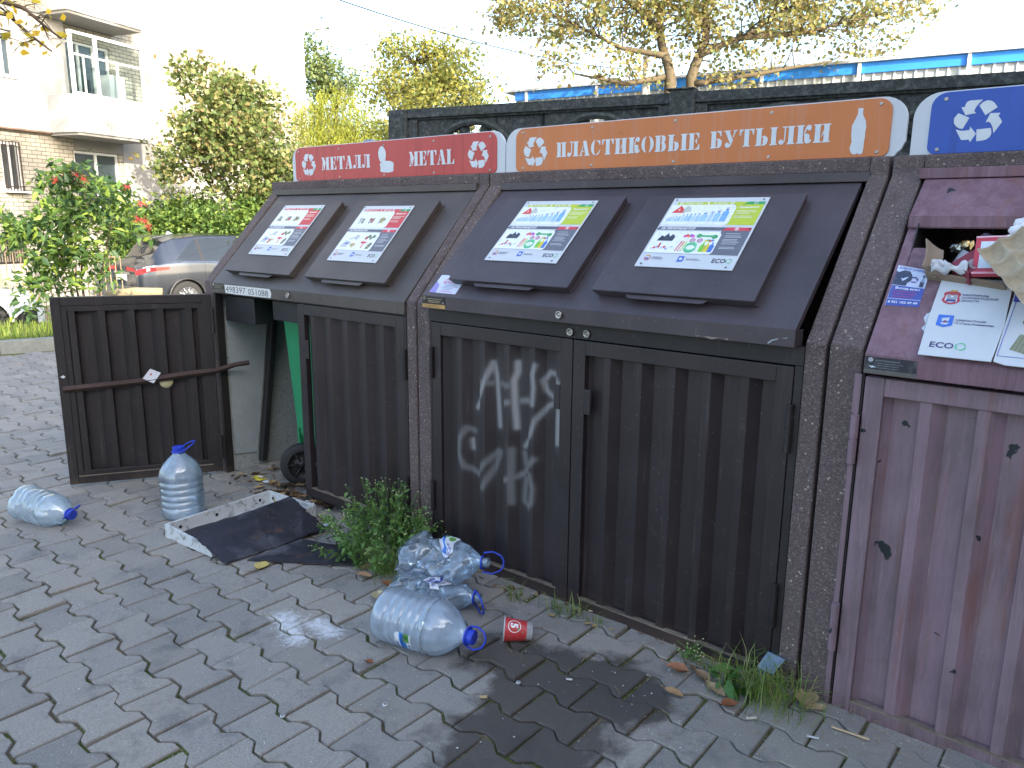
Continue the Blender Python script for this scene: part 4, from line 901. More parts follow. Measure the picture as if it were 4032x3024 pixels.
def sign(label, X0, X1, P0, P1, mat, words, recs, extra=(), screws=(), chip=False):
    th = thing('sign_board', label, 'sign', (X0, YS, 1.609), 'recycling signs above the enclosures')
    ext = lambda x, z, t: Vector((x, t, z))
    b = B(); pts = rrect(X0, 1.609, X1, 1.789, .075)
    if chip: pts = [(X0, 1.609), (X1-.028, 1.609), (X1-.022, 1.619), (X1-.010, 1.63), (X1-.004, 1.646), (X1, 1.652)]+pts[2:]
    b.prism(pts, ext, YS, YS+.012); b.build('backing_board', M_WHITEP, th, bevel=.001, seg=1)
    c = B(); c.prism(rrect(P0, 1.6075+.003, P1, 1.7855, .042, .022), ext, YS-.005, YS-.0005); c.build('colour_panel', mat, th, bevel=.0008, seg=1)
    for s, x0, x1, z0, h in words: l = B(); word(l, s, x0, x1, z0, h); l.build('lettering', M_LET, th)
    for poly in extra: l = B(); l.prism(poly, ext, YS-.0062, YS-.0052); l.build('can_symbol' if len(poly) == 21 and poly[0][0] < 0 else 'bottle_symbol', M_LET, th)
    for cx, cz, h in recs:
        r = B()
        for q in REC: r.prism([(cx+x*h, cz+z*h) for x, z in q], ext, YS-.0062, YS-.0052)
        r.build('recycling_symbol', M_LET, th)
    for x, z in screws:
        s_ = B(); s_.lathe([(0, 0), (.0058, 0), (.0058, .001), (.003, .0028), (.0022, .0018), (0, .0018)], Matrix.Translation((x, YS-.0051, z)) @ Matrix.Rotation(pi/2, 4, 'X'), 10)
        s_.build('screw', simple('screw_zinc', lin('b5b2aa'), .4, .5, 60, .3, .1), th, smooth=True)
sign('red metal sign in Russian and English with a can symbol', -1.566, -.018, -1.532, -.064, m_sign('red_sign_paint', lin('b4403a'), lin('8a2c2c'), lin('6b3a34')),
     [('МЕТАЛЛ', -1.297, -.900, 1.662, .065), ('METAL', -.617, -.314, 1.658, .066)], [(-1.410, 1.693, .116), (-.170, 1.690, .118)], [CAN], [(x, z) for x in (-1.50, -1.15, -.80, -.45, -.10) for z in (1.765, 1.622)])
sign('orange plastic bottles sign in Russian with a white bottle symbol', -.013, 1.586, .046, 1.541, m_sign('orange_sign_paint', lin('c0703a'), lin('b88468'), lin('6d4a33')),
     [('ПЛАСТИКОВЫЕ', .261, .904, 1.661, .058), ('БУТЫЛКИ', .941, 1.363, 1.662, .058)], [(.153, 1.688, .119)], [BOT], [(x, z) for x in (.085, .435, .80, 1.16, 1.507) for z in (1.768, 1.624)], chip=True)
sign('blue sign cut off by the right edge of the picture', 1.6015, 3.2, 1.649, 3.15, m_sign('blue_sign_paint', lin('1f4ca6'), lin('17377c'), lin('2b5cae')),
     [('П', 1.985, 2.04, 1.661, .058)], [(1.775, 1.698, .117)], [], [(1.687, 1.766), (1.677, 1.623)])
# ------------------------------------------------------------------ concrete panel fence
def m_oldconc():
    a = NT('mossy_dark_concrete'); co = a.coord('World'); n = a.noise(34, 6, .75, co); b = a.noise(5, 5, .7, co)
    c = a.ramp(n, (.28, lin('2b2f31')), (.5, lin('434849')), (.72, lin('6c716e')))
    c = a.mix(a.ramp(b, (.48, 0.0), (.62, .45)), c, lin('3a4236')); s = a.noise(13, 6, .8, co); c = a.mix(a.ramp(s, (.64, 0.0), (.70, .6)), c, lin('7f8682'))
    return a.done(a.pbr(c, .92, 0, a.bump(a.math('ADD', n, a.math('MULTIPLY', b, .5)), .7, .012), .25))
M_OLDC = m_oldconc()
def fence():
    A = Vector((-2.039, 1.653, 0)); d = Vector((3.64, .91, 0)).normalized(); n = Vector((-d.y, d.x, 0)); H = 2.15
    Mx = Matrix(((d.x, n.x, 0, A.x), (d.y, n.y, 0, A.y), (0, 0, 1, 0), (0, 0, 0, 1)))
    fp = thing('concrete_fence', 'dark mossy concrete panel fence with cast arches behind the enclosures', 'fence', A)
    post = lambda x, hh=0: ((x, -.05, -.05), (x+.15, .11, H+hh))
    xs = [0.0, 1.98, 3.96]
    for k, x in enumerate(xs):
        b = B(); b.M = Mx; b.box(*post(x, 0 if k == 0 else .012)); 
        if k: b.box((x-.02, -.06, H+.012), (x+.15, .12, H+.022))
        b.build('post', M_OLDC, fp, bevel=.012)
    for k, x in enumerate(xs):
        x0, x1 = x+.15, (x+1.98 if k < 2 else x+1.9)
        b = B(); b.M = Mx
        b.box((x0, -.03, H-.058), (x1, .085, H)); b.box((x0, -.012, H-.072), (x1, .06, H-.058))
        b.box((x0, -.02, 1.0), (x0+.07, .07, H-.072)); b.box((x1-.07, -.02, 1.0), (x1, .07, H-.072))
        # stone blocks around three arched openings (only the upper one row shows); arch rings as curved bars with gaps between
        zc = 1.695; R = .34; cx1 = x0+.50; cx2 = x1-.47
        import itertools
        # solid field made of columns of cells, leaving out the arch disc
        step = .035; nx = int((x1-x0-.14)/step); zz = [1.0+i*.035 for i in range(int((H-.072-1.0)/.035)+1)]
        for cxx in (cx1, cx2): pass
        def inside(xx, z):
            for cxx in (cx1, cx2):
                if math.hypot(xx-cxx, (z-zc)) < R: return True
            return False
        for i in range(nx):
            xa = x0+.07+i*(x1-x0-.14)/nx; xb = x0+.07+(i+1)*(x1-x0-.14)/nx; z = 1.0; run = None
            zlist = [1.0]; mid = (xa+xb)/2; top = H-.072; cut = None
            for cxx in (cx1, cx2):
                if abs(mid-cxx) < R: cut = math.sqrt(R*R-(mid-cxx)**2)
            blk = int((xa-x0)/.33)
            dep = .012*((blk*7+k) % 3)/2
            if cut is None: b.box((xa, .0+dep, 1.0), (xb, .055, top))
            else:
                b.box((xa, .0+dep, zc+cut), (xb, .055, top)); 
                if zc-cut > 1.0: b.box((xa, .0+dep, 1.0), (xb, .055, zc-cut))
        if k: b.box((x0+.05, .056, 1.0), (x1-.05, .07, H-.06))
        pn = b.build('panel', M_OLDC, fp)
        r = B(); r.M = Mx
        for cxx in (cx1, cx2):
            for rr, t in ((R+.015, .05), (R-.14, .0)):
                if t:
                    path = [(cxx+(rr)*math.cos(a), -.008, zc+rr*math.sin(a)) for a in [pi*q/24*2 for q in range(25)]]
                    r.tube(path, .022, 6, cap=False)
            for q in range(12):     # spokes leave small openings
                a = 2*pi*(q+.5)/12; p0 = Vector((cxx+.13*math.cos(a), .028, zc+.13*math.sin(a))); p1 = Vector((cxx+R*math.cos(a), .028, zc+R*math.sin(a)))
                r.tube([p0, (p0+p1)/2, p1], [.022, .026, .040], 6)
            r.tube([(cxx+.13*math.cos(a), .028, zc+.13*math.sin(a)) for a in [2*pi*q/16 for q in range(17)]], .035, 6, cap=False)
        r.build('arch', M_OLDC, pn, smooth=False)
        # joints of the cast stonework
        j = B(); j.M = Mx
        for q in range(7):
            xx = x0+.07+q*.31
            if xx < x1-.1 and not inside(xx, 1.85): j.box((xx-.004, -.0015, 1.78), (xx+.004, .02, H-.072))
        j.build('joint', simple('dark_joint', lin('1d2122'), .95), pn)
fence()
def dome_on_stem():
    b = B(); b.lathe([(0, -.03), (.055, -.02), (.06, 0), (.035, .022), (0, .03)], Matrix.Translation((-1.165, .70, 1.80)), 12, fn=lambda p, a: p*(1+.12*math.sin(3*a))+Vector((0, 0, 0)))
    b.tube([(-1.165, .70, 1.61), (-1.165, .70, 1.79)], .02, 8)
    tag(b.build('grey_dome', simple('dome_grey', lin('7f8d9c'), .4), origin=(-1.165, .70, 1.609), smooth=True), 'small grey dome just showing over the red sign', 'grey_dome')  # unidentified grey dome on a short stem
dome_on_stem()
# ------------------------------------------------------------------ wheelie bin inside
def wheelie():
    g = simple('green_bin_plastic', lin('2f8a5e'), .45, 0, 40, .12, .08)
    th = thing('wheelie_bin', 'green wheeled bin standing inside the open enclosure', 'wheeled bin', (-.93, .42, 0))
    b = B(); b.hexa([(-1.245, .20, .26), (-.78, .20, .26), (-.78, .72, .10), (-1.245, .72, .10)], [(-1.288, .17, .94), (-.72, .17, .94), (-.72, .80, .94), (-1.288, .80, .94)])
    b.box((-1.31, .14, .91), (-.70, .83, .95)); bo = b.build('body', g, th, bevel=.012)
    for i in range(6):
        r = B(); x = -1.225+i*.05; r.hexa([(x, .192, .20), (x+.014, .192, .20), (x+.014, .23, .20), (x, .23, .20)], [(x, .185, .30), (x+.014, .185, .30), (x+.014, .22, .30), (x, .22, .30)]); r.build('rib', g, bo)
    w_ = simple('black_rubber', (.02, .02, .022), .7, 0, 60, .3, .3)
    for x in (-1.155, -.74):
        c = B(); M = Matrix.Translation((x, .20, .115)) @ Matrix.Rotation(pi/2, 4, 'Y')
        M = Matrix.Translation((x, .16, .117)) @ Matrix.Rotation(1.0, 4, 'Z') @ Matrix.Rotation(pi/2, 4, 'X')
        c.lathe([(.075, -.022), (.108, -.022), (.115, -.012), (.115, .012), (.108, .022), (.075, .022)], M, 28); wo = c.build('wheel', w_, th, smooth=True)
        h = B(); h.lathe([(0, .014), (.02, .016), (.022, .008), (.06, .004), (.074, .014), (.078, .02), (.078, -.02), (0, -.02)], M, 24)
        for q in range(6):
            a = q*pi/3; h.tube([M @ Vector((.02*math.cos(a), .02*math.sin(a), .012)), M @ Vector((.075*math.cos(a), .075*math.sin(a), .010))], .006, 5)
        h.build('hub', simple('black_hub', (.012, .012, .013), .5), wo, smooth=True)
    ax = B(); ax.tube([(-1.23, .21, .115), (-.69, .21, .115)], .01, 8); ax.build('axle', M_STEEL, th)
wheelie()
# ------------------------------------------------------------------ tray and boards
def tray():
    th = thing('tray', 'dirty white wooden tray lying on the paving before the open door', 'tray', (-.86, -.38, 0))
    m = NT('dirty_white_paint'); co = m.coord('World'); n = m.noise(22, 6, .75, co, .8); n2 = m.noise(120, 4, .7, co)
    c = m.mix(m.ramp(n, (.52, 0.0), (.66, .8)), lin('c3c8ca'), lin('4a4a46')); c = m.mix(m.ramp(n2, (.6, 0.0), (.7, .5)), c, lin('5a5a55'))
    mw = m.done(m.pbr(c, .6, 0, m.bump(n2, .2, .002)))
    L = Vector((-1.022, -.672, 0)); Bk = Vector((-1.057, -.112, 0)); R = Vector((-.707, -.089, 0)); F = Vector((-.672, -.649, 0)); H = .068; t = .012
    P = [L, F, R, Bk]
    for i in range(4):
        a, c_ = P[i], P[(i+1) % 4]; dd = (c_-a).normalized(); inn = Vector((-dd.y, dd.x, 0))
        b = B(); s0 = t if i % 2 else 0
        a2 = a+dd*(t+.0005 if i % 2 else 0); c2 = c_-dd*(t+.0005 if i % 2 else 0)
        z = Vector((0, 0, 1))
        Ha, Hc = (.046 if i == 1 else H), (.046 if i == 0 else H)
        b.hexa([a2+z*.002, c2+z*.002, c2+inn*t+z*.002, a2+inn*t+z*.002], [a2+z*Ha, c2+z*Hc, c2+inn*t+z*Hc, a2+inn*t+z*Ha])
        b.build('side_wall', mw, th, bevel=.002)
        if i in (3, 2):
            for q in (.12, .55, .88):
                p = a+dd*(c_-a).length*q+inn*(t+.0004)+z*.035; h = B()
                Mh = Matrix.Translation(p) @ inn.to_track_quat('Z', 'Y').to_matrix().to_4x4(); h.lathe([(0, .0), (.008, 0), (.008, .0006), (0, .0006)], Mh, 12)
                h.build('screw_hole', M_BLACK, th)
    b = B(); b.hexa([L+Vector((.014, .014, .002)), F+Vector((-.014, .014, .002)), R+Vector((-.014, -.014, .002)), Bk+Vector((.014, -.014, .002))], [L+Vector((.014, .014, .006)), F+Vector((-.014, .014, .006)), R+Vector((-.014, -.014, .006)), Bk+Vector((.014, -.014, .006))])
    b.build('bottom', mw, th)
tray()
def black_boards():
    m = NT('charred_black_board'); co = m.coord('World'); n = m.noise(16, 6, .7, co); n2 = m.noise(5, 5, .7, co, .6)
    c = m.ramp(n, (.3, lin('1c1b20')), (.7, lin('33313a'))); c = m.mix(m.ramp(n2, (.52, 0.0), (.66, .7)), c, lin('5e5e64')); n3 = m.noise(9, 5, .8, m.coord('World', loc=(3, 3, 0)))
    c = m.mix(m.ramp(n3, (.60, 0.0), (.65, .8)), c, lin('4f3a2e')); mb = m.done(m.pbr(c, .5, 0, m.bump(n, .4, .004), .5))
    def brd(pts, th_, name, label, org, rough=True):
        b = B(); up = Vector((0, 0, 1))
        def fn(u, v, h):
            a = pts[0].lerp(pts[1], u); c_ = pts[3].lerp(pts[2], u); p = a.lerp(c_, v)
            e = .012 if rough else 0
            k = mnoise.noise(Vector((u*9, v*9, 3)))
            if v in (0.0, 1.0) or u in (0.0, 1.0): p = p+(Vector((0, 0, 0)) if not rough else Vector((k*e, mnoise.noise(Vector((u*11, v*11, 9)))*e, 0)))
            return p+Vector((0, 0, h+.004*mnoise.noise(Vector((u*3, v*3, 5)))))
        n_ = 24
        b.grid(lambda u, v: fn(u, v, 0), n_, n_); b.grid(lambda u, v: fn(u, v, -th_), n_, n_)
        e_ = [(i/n_, 0.0) for i in range(n_)]+[(1.0, i/n_) for i in range(n_)]+[(1-i/n_, 1.0) for i in range(n_)]+[(0.0, 1-i/n_) for i in range(n_)]
        m_ = len(e_); b.add([fn(u, v, 0) for u, v in e_]+[fn(u, v, -th_) for u, v in e_], [(i, (i+1) % m_, m_+(i+1) % m_, m_+i) for i in range(m_)])
        tag(b.build(name, mb, origin=org), label, 'board', 'broken black boards on the ground')
    brd([Vector((-.785, -.672, .090)), Vector((-.800, -.165, .112)), Vector((-.530, -.165, .022)), Vector((-.555, -.655, .012))], .008, 'board', 'broken black board leaning over the rim of the white tray', (-.66, -.41, 0))
    brd([Vector((-.97, -.62, .030)), Vector((-.965, -.20, .026)), Vector((-.74, -.18, .060)), Vector((-.72, -.62, .050))], .006, 'board', 'narrow black board lying inside the white tray', (-.9, -.4, 0))
    brd([Vector((-.525, -.575, .012)), Vector((-.50, -.33, .030)), Vector((-.26, -.22, .022)), Vector((-.11, -.285, .010))], .008, 'board', 'black board flat on the paving under the weeds', (-.35, -.36, 0), False)
black_boards()
# ------------------------------------------------------------------ bottles
def bottle(label, A, axis, roll=0, R=.087, L=.30, milk=.35, crush=0, handle_ang=0, cap=True, lab=None, tint=(.80, .88, .94), squash=1.0, group='plastic water bottles dumped by the enclosures', hl=1.0, seed=0, cat='plastic bottle', h_tilt=0):
    """A = centre of the bottle's bottom, axis = direction to the neck"""
    A = Vector(A); z = Vector(axis).normalized(); x = z.cross(Vector((0, 0, 1)))
    x = x.normalized() if x.length > .1 else Vector((1, 0, 0)); y = z.cross(x)
    M = Matrix((x, y, z)).transposed().to_4x4(); M = Matrix.Translation(A) @ M @ Matrix.Rotation(roll, 4, 'Z')
    th = thing('water_bottle', label, cat, A if False else (A.x, A.y, 0), group)
    prof = [(0, .012), (R*.35, .006), (R*.62, .004), (R*.88, .002), (R*.965, .012), (R, .03)]
    zz = .035; body = L*.60
    while zz < body:
        prof += [(R, zz), (R*1.0, zz+.014), (R*.95, zz+.019), (R*.935, zz+.023), (R*.95, zz+.027)]; zz += .031
    prof += [(R*1.0, body+.005), (R*.985, L*.67), (R*.90, L*.75), (R*.74, L*.83), (R*.52, L*.90), (R*.36, L*.945), (R*.27, L*.975), (R*.25, L*1.0), (R*.28, L*1.003), (R*.28, L*1.012), (R*.225, L*1.016), (R*.225, L*1.05)]
    rs = random.Random(seed)
    def fn(p, a):
        t = p.z/L; k = 1.0
        if L*.64 < p.z < L*.93: k = 1+.022*math.cos(12*a)
        q = Vector((p.x*k, p.y*k, p.z))
        if crush and p.z < L*.93:
            w_ = min(1, (L*.95-p.z)/(L*.3)); n = mnoise.noise_vector(Vector((q.x*14+seed, q.y*14, q.z*11)))*1.0
            n2 = mnoise.noise_vector(Vector((q.x*34, q.y*34+seed, q.z*30)))*.45
            q = q+(n+n2*1.5)*.028*crush*w_
            q.y *= 1-(1-squash)*w_
            q.x *= 1+(1-squash)*.25*w_
            if crush > 1: q.y += .02*w_*math.sin(q.z*16+seed)
        elif not crush:
            q = q+mnoise.noise_vector(Vector((q.x*8+seed, q.y*8, q.z*6)))*.0035
        return q
    b = B(); b.lathe(prof, M, 48, fn=fn, cap=(False, False)); mp = m_pet('pet_%d' % int(milk*100), tint, milk)
    bo = b.build('bottle_body', mp, th, smooth=True)
    rad = R*.27
    c = B()
    if cap:
        c.lathe([(0, L*1.085), (rad*.93, L*1.085), (rad*1.0, L*1.078), (rad*1.0, L*1.02), (rad*.98, L*1.018)], M, 24); c.build('cap', M_BLUEP, th, smooth=False, bevel=.0008)
    else:
        c.lathe([(rad*.8, L*1.0), (rad*.86, L*1.01), (rad*.82, L*1.03), (rad*.86, L*1.05), (rad*.80, L*1.085), (rad*.72, L*1.085), (rad*.72, L*1.0)], M, 24); c.build('neck', m_pet('neck_pet', lin('7cc4d8'), .45), th, smooth=True)
    h = B(); h.lathe([(rad*1.12, L*.995), (rad*1.2, L*1.0), (rad*1.2, L*1.018), (rad*1.0, L*1.02), (rad*1.0, L*.995)], M, 24)
    Mh = M @ Matrix.Translation((0, 0, L*1.01)) @ Matrix.Rotation(handle_ang, 4, 'Z') @ Matrix.Rotation(h_tilt, 4, 'X')
    w_, ln = rad*1.25*hl, .062*hl
    path = [(-w_, 0, 0), (-w_*1.18, 0, ln*.45), (-w_*.8, 0, ln*.86), (-w_*.3, 0, ln), (w_*.3, 0, ln), (w_*.8, 0, ln*.86), (w_*1.18, 0, ln*.45), (w_, 0, 0)]
    h.tube([Mh @ Vector(p) for p in path], .0036, 6); h.build('carry_handle', M_BLUEP, th, smooth=True)
    if lab:
        za, zb, a0, a1 = lab; W_ = (a1-a0)*R; 
        def mpf(u, v, hh):   # u 0..1 around, v 0..1 along
            a = a0+(a1-a0)*u; p = Vector(((R*1.004+hh)*math.cos(a), (R*1.004+hh)*math.sin(a), za+(zb-za)*v))
            if crush:
                q = fn(Vector((R*math.cos(a), R*math.sin(a), p.z)), a); q = q+Vector((math.cos(a), math.sin(a), 0))*(.003+hh); p = q
            return M @ p
        P = Print(mpf, .0003); nu = 10
        def patch(u0, u1, v0, v1, col, L_):
            k = max(1, int((u1-u0)*nu)); kv = max(1, int((v1-v0)*6))
            for i in range(k):
                for j in range(kv):
                    P.rect(u0+(u1-u0)*i/k, v0+(v1-v0)*j/kv, u0+(u1-u0)*(i+1)/k, v0+(v1-v0)*(j+1)/kv, col, L_)
        patch(0, 1, 0, 1, 'dfe5ee', 1); patch(0, 1, .30, .72, '2f86d8', 2); patch(.0, .45, .55, .92, '5f9a4a', 3); patch(.1, .3, .6, .85, '2f6a34', 4); patch(.5, 1, .05, .22, '8f98c8', 2); patch(.55, .95, .80, .93, '8890c4', 2)
        P.L = 5; vs_, fs = glyphs('Родничок', .03, 2, 0); xa = min(p[0] for p in vs_); xb = max(p[0] for p in vs_)
        P.add([mpf(.08+(a_-xa)/(xb-xa)*.84, .42+b_/.72*.16, 6*.0003) for a_, b_ in vs_], fs, col=lin('2a3a9a'))
        for i in range(9): P.rect(.62+i*.035, .06, .635+i*.035, .20, '4a4a80', 6)
        lb = P.build('bottle_label', M_PRINT, th, color=True)
    return th
bottle('clear water bottle standing upright before the open door', (-1.225, -.478, .003), (.0, .0, 1), .3, .098, .315, .46, handle_ang=2.3, hl=1.35, h_tilt=1.05, seed=2)
bottle('dented clear water bottle lying on its side far left', (-1.775, -.985, .080), (.36, .115, -.02), 0, .085, .31, .55, crush=.35, squash=.93, handle_ang=.3, hl=1.25, seed=3, tint=(.84, .92, .88), h_tilt=.7)
bottle('whole frosted water bottle lying in front of the crushed ones', (.355, -.600, .092), (.335, .085, -.01), .0, .092, .325, .85, handle_ang=1.2, lab=(.105, .165, -.05, .75), seed=5, hl=1.0, h_tilt=0)
bottle('crushed open water bottle on top of another one by the door', (.145, -.285, .125), (.30, .12, .02), .3, .082, .305, .34, crush=1.3, squash=.62, cap=False, handle_ang=.9, hl=1.25, lab=(.12, .19, 3.6, 4.9), seed=11, h_tilt=-.4)
bottle('flattened open water bottle squeezed between the other two', (.190, -.375, .055), (.30, .11, .0), -.2, .082, .305, .30, crush=1.3, squash=.5, cap=False, handle_ang=2.0, hl=1.25, lab=(.11, .20, 3.75, 5.2), seed=23, h_tilt=.8)
def cup():
    A = Vector((.686, -.354, .0415)); ax = Vector((.078, .060, -.0065)); Lc = ax.length*1.0; z = ax.normalized(); x = z.cross(Vector((0, 0, 1))).normalized(); y = z.cross(x)
    M = Matrix.Translation(A) @ Matrix((x, y, z)).transposed().to_4x4(); Lc = .098; r0, r1 = .0405, .029
    th = thing('paper_cup', 'red and white paper cup lying on its side on the wet paving', 'paper cup', (A.x, A.y, 0))
    b = B(); b.lathe([(r0+.001, 0), (r0+.002, .002), (r0+.0005, .004), (r0, .004), (r1, Lc), (r1-.001, Lc), (r1-.002, Lc-.006), (0, Lc-.006)], M, 32); b.lathe([(r0-.0015, .001), (r1-.002, Lc-.008)], M, 32); b.build('cup_wall', M_WHITEP, th, smooth=True)
    rr = lambda t: r0+(r1-r0)*t+.0004
    def mpf(u, v, h): a = u; return M @ Vector(((rr(v)+h)*math.cos(a), (rr(v)+h)*math.sin(a), v*Lc))
    P = Print(mpf, .0002)
    n = 32
    for i in range(n):
        a, c = 2*pi*i/n, 2*pi*(i+1)/n
        P.poly([(a, .045), (c, .045), (c, .80), (a, .80)], 'c43a3e', 1)
        if i % 1 == 0: P.poly([(a, .60), ((a+c)/2, .66), (c, .60), (c, .615), ((a+c)/2, .675), (a, .615)], 'a02c30', 2); P.poly([(a, .68), ((a+c)/2, .74), (c, .68), (c, .695), ((a+c)/2, .755), (a, .695)], 'a02c30', 2)
    # emblem: circle with a 5 and a green leaf, facing up towards the viewer
    a0 = -.85; k = .098/.037
    def C(u, v): return (a0+v*k, .37+u)
    for q in range(20):
        t0, t1 = 2*pi*q/20, 2*pi*(q+1)/20
        P.poly([C(.20*math.cos(t0), .20*math.sin(t0)), C(.225*math.cos(t0), .225*math.sin(t0)), C(.225*math.cos(t1), .225*math.sin(t1)), C(.20*math.cos(t1), .20*math.sin(t1))], 'eef0ee', 3)
    vs_, fs = glyphs('5', .05, 3, 0); P.add([mpf(*C((b_-.36)*.34, (a_-.30)*.34), .0008) for a_, b_ in vs_], fs, col=lin('eef0ee'))
    P.poly([C(.10, .14), C(.19, .12), C(.17, .06), C(.12, .08)], '3f9a68', 5)
    P.poly([C(.27, .22), C(.33, .22), C(.33, -.03), C(.27, -.03)], '3fae86', 3); P.poly([C(-.05, -.30), C(0, -.30), C(0, -.52), C(-.05, -.52)], 'e8c8c4', 3); P.poly([C(-.25, -.22), C(-.21, -.22), C(-.21, -.5), C(-.25, -.5)], '54a888', 3); P.poly([C(.12, -.25), C(.17, -.25), C(.17, -.55), C(.12, -.55)], 'e8c8c4', 3)
    P.build('printed_sleeve', M_PRINT, th, color=True)
cup()
# ------------------------------------------------------------------ rubbish in the chute of the paper enclosure
def junk():
    mp = lidmap(3); J = lambda x, s, h: mp(x, s, h)
    card = simple('corrugated_cardboard', lin('8f7f6d'), .85, 0, 40, .15, .2)
    b = B()
    def bend(u, v): return J(1.733+.045*u+.012*v*(1-u)+.006*math.sin(3*v), .372-.10*v-.015*u, .05-.02*math.sin(u*2)-.012*u)
    b.grid(bend, 8, 8)
    b.hexa([J(1.752, .268, .03), J(1.94, .238, .03), J(1.95, .243, -.06), J(1.765, .275, -.06)], [J(1.752, .272, .03), J(1.94, .242, .03), J(1.95, .248, -.06), J(1.765, .279, -.06)])
    tag(b.build('cardboard_box', card, origin=J(1.78, .30, 0), solid=.004), 'torn brown cardboard flap poking out of the chute', 'cardboard')
    # red and white wrapped carton
    A = J(1.865, .250, .052); X, Y, N = J(1.995, .250, .062)-A, J(1.852, .388, .047)-A, None
    N = X.cross(Y).normalized()*-.012
    if N.y > 0 and N.z < 0: N = -N
    N = -abs(1)*N if (N.dot(CAM-A) > 0) else N      # box goes back from its face
    th = thing('carton', 'red and white printed carton under clear film stuck in the chute', 'carton', A)
    c = B(); c.hexa([A, A+X, A+X+Y, A+Y], [A+N, A+X+N, A+X+Y+N, A+Y+N]); c.build('box', simple('red_carton', lin('b83c4c'), .35, 0, 20, .1, .05), th, bevel=.002)
    nf = -N.normalized(); P = Print(lambda u, v, h: A+X*u+Y*v+nf*(.0006+h), .0004)
    P.rect(.10, .14, .98, .84, 'c9d2dc', 1); P.rect(.0, .0, 1, .05, 'd8a0a8', 1); P.poly([(.0, .94), (.6, .95), (.6, .985), (0, .98)], 'e0b8c0', 1); P.poly([(.4, .0), (.48, 0), (.55, .14), (.5, .14)], 'dfd6da', 2)
    P.poly([(.55, .84), (.62, .84), (.60, 1), (.54, 1)], 'e6dce0', 2)
    P.build('printed_face', M_PRINT, th, color=True)
    # dark red box with bar code
    A = J(1.811, .292, .045); X = J(1.860, .250, .055)-A; Y = J(1.852, .352, .035)-A; nf = X.cross(Y).normalized(); nf = nf if nf.dot(CAM-A) > 0 else -nf
    th = thing('box', 'dark red box with a bar code wedged beside the carton', 'box', A)
    c = B(); c.hexa([A, A+X, A+X+Y, A+Y], [A-nf*.04, A+X-nf*.04, A+X+Y-nf*.04, A+Y-nf*.04]); c.build('box_body', simple('dark_red_card', lin('7a2436'), .4, 0, 20, .15, .05), th, bevel=.001)
    P = Print(lambda u, v, h: A+X*u+Y*v+nf*(.0006+h), .0004); P.rect(.45, .25, .95, .60, 'b9b4b8', 1)
    for i in range(9): P.rect(.48+i*.05, .28, .50+i*.05, .57, '3a3438', 2)
    P.build('bar_code', M_PRINT, th, color=True)
    # crumpled napkin
    b = B()
    def nap(u, v): 
        x = 1.770+.085*u; s = .258+.035*v*(1-.5*u)+.012*math.sin(u*9)*v; return J(x, s, .045+.018*math.sin(v*pi)+.010*mnoise.noise(Vector((u*6, v*4, 2)))+.008*math.sin(u*13+v*3))
    b.grid(nap, 22, 10); b.tube([J(1.775, .262, .05), J(1.770, .275, .055), J(1.776, .285, .058), J(1.788, .283, .06), J(1.80, .270, .058)], .004, 6)
    tag(b.build('napkin', simple('soft_white_paper', lin('c9ccd2'), .9, 0, 30, .08, .3), origin=J(1.81, .27, .04), smooth=True, solid=.002), 'crumpled white napkin lying on the cardboard', 'napkin')
    b = B(); b.lathe([(0, 0), (.017, 0), (.021, .045), (.020, .045), (.016, .003), (0, .003)], Matrix.Translation(J(1.818, .315, .0)) @ Matrix.Rotation(.5, 4, 'Y') @ Matrix.Rotation(-.3, 4, 'X'), 20)
    tag(b.build('plastic_cup', simple('grey_plastic', lin('8d939c'), .4, 0, 20, .1, .05), origin=J(1.818, .315, 0), smooth=True), 'small grey plastic cup inside the chute', 'cup')
    for (x, s, c_, nm, lb) in ((1.832, .372, 'a8956c', 'foil', 'crumpled golden foil above the dark red box'), (1.808, .360, '8f9a9a', 'foil', 'crumpled silver foil above the grey cup'), (1.874, .398, '5a5560', 'foil', 'dark crinkled wrapper above the red and white carton')):
        b = B(); b.lathe([(0, -.012), (.012, -.010), (.018, 0), (.012, .010), (0, .012)], Matrix.Translation(J(x, s, .03)), 14, fn=lambda p, a: p*1.0+mnoise.noise_vector(p*90+Vector((x*50, 0, 0)))*.010)
        tag(b.build(nm, simple('foil_'+c_, lin(c_), .22, .9, 60, .3, .4), origin=J(x, s, .03)), lb, 'foil')
    b = B()
    for k, (x, s, r) in enumerate(((1.945, .425, .016), (1.938, .402, .016), (1.955, .406, .018), (1.96, .43, .016))):
        b.lathe([(0, -r), (r*.7, -r*.7), (r, 0), (r*.7, r*.7), (0, r)], Matrix.Translation(J(x, s, .055)), 14, fn=lambda p, a: p+mnoise.noise_vector(p*60+Vector((k, 0, 0)))*.004)
    tag(b.build('foam_packing', simple('white_foam', lin('d5d8de'), .8, 0, 30, .05, .2), origin=J(1.95, .41, .05), smooth=True), 'lumpy white foam packing at the top of the pile', 'foam')
    # egg tray
    A = J(1.876, .284, .098); U_ = J(2.003, .386, .115)-A; V_ = J(2.012, .108, .100)-A
    nn = U_.cross(V_).normalized(); nn = nn if nn.dot(CAM-A) > 0 else -nn
    b = B(); nu, nv = 3, 4
    def eg(u, v):
        a = abs(math.sin(u*nu*pi)); c_ = abs(math.sin(v*nv*pi)); h = -.026*(a*c_)**.6+.014*((1-a)*(1-c_))
        return A+U_*u+V_*v+nn*h
    b.grid(eg, 56, 70)
    tag(b.build('egg_tray', simple('grey_moulded_pulp', lin('b0a48e'), .95, 0, 90, .18, .6), origin=A, smooth=True, solid=.003), 'beige moulded egg tray hanging out at the right edge', 'egg tray')
junk()
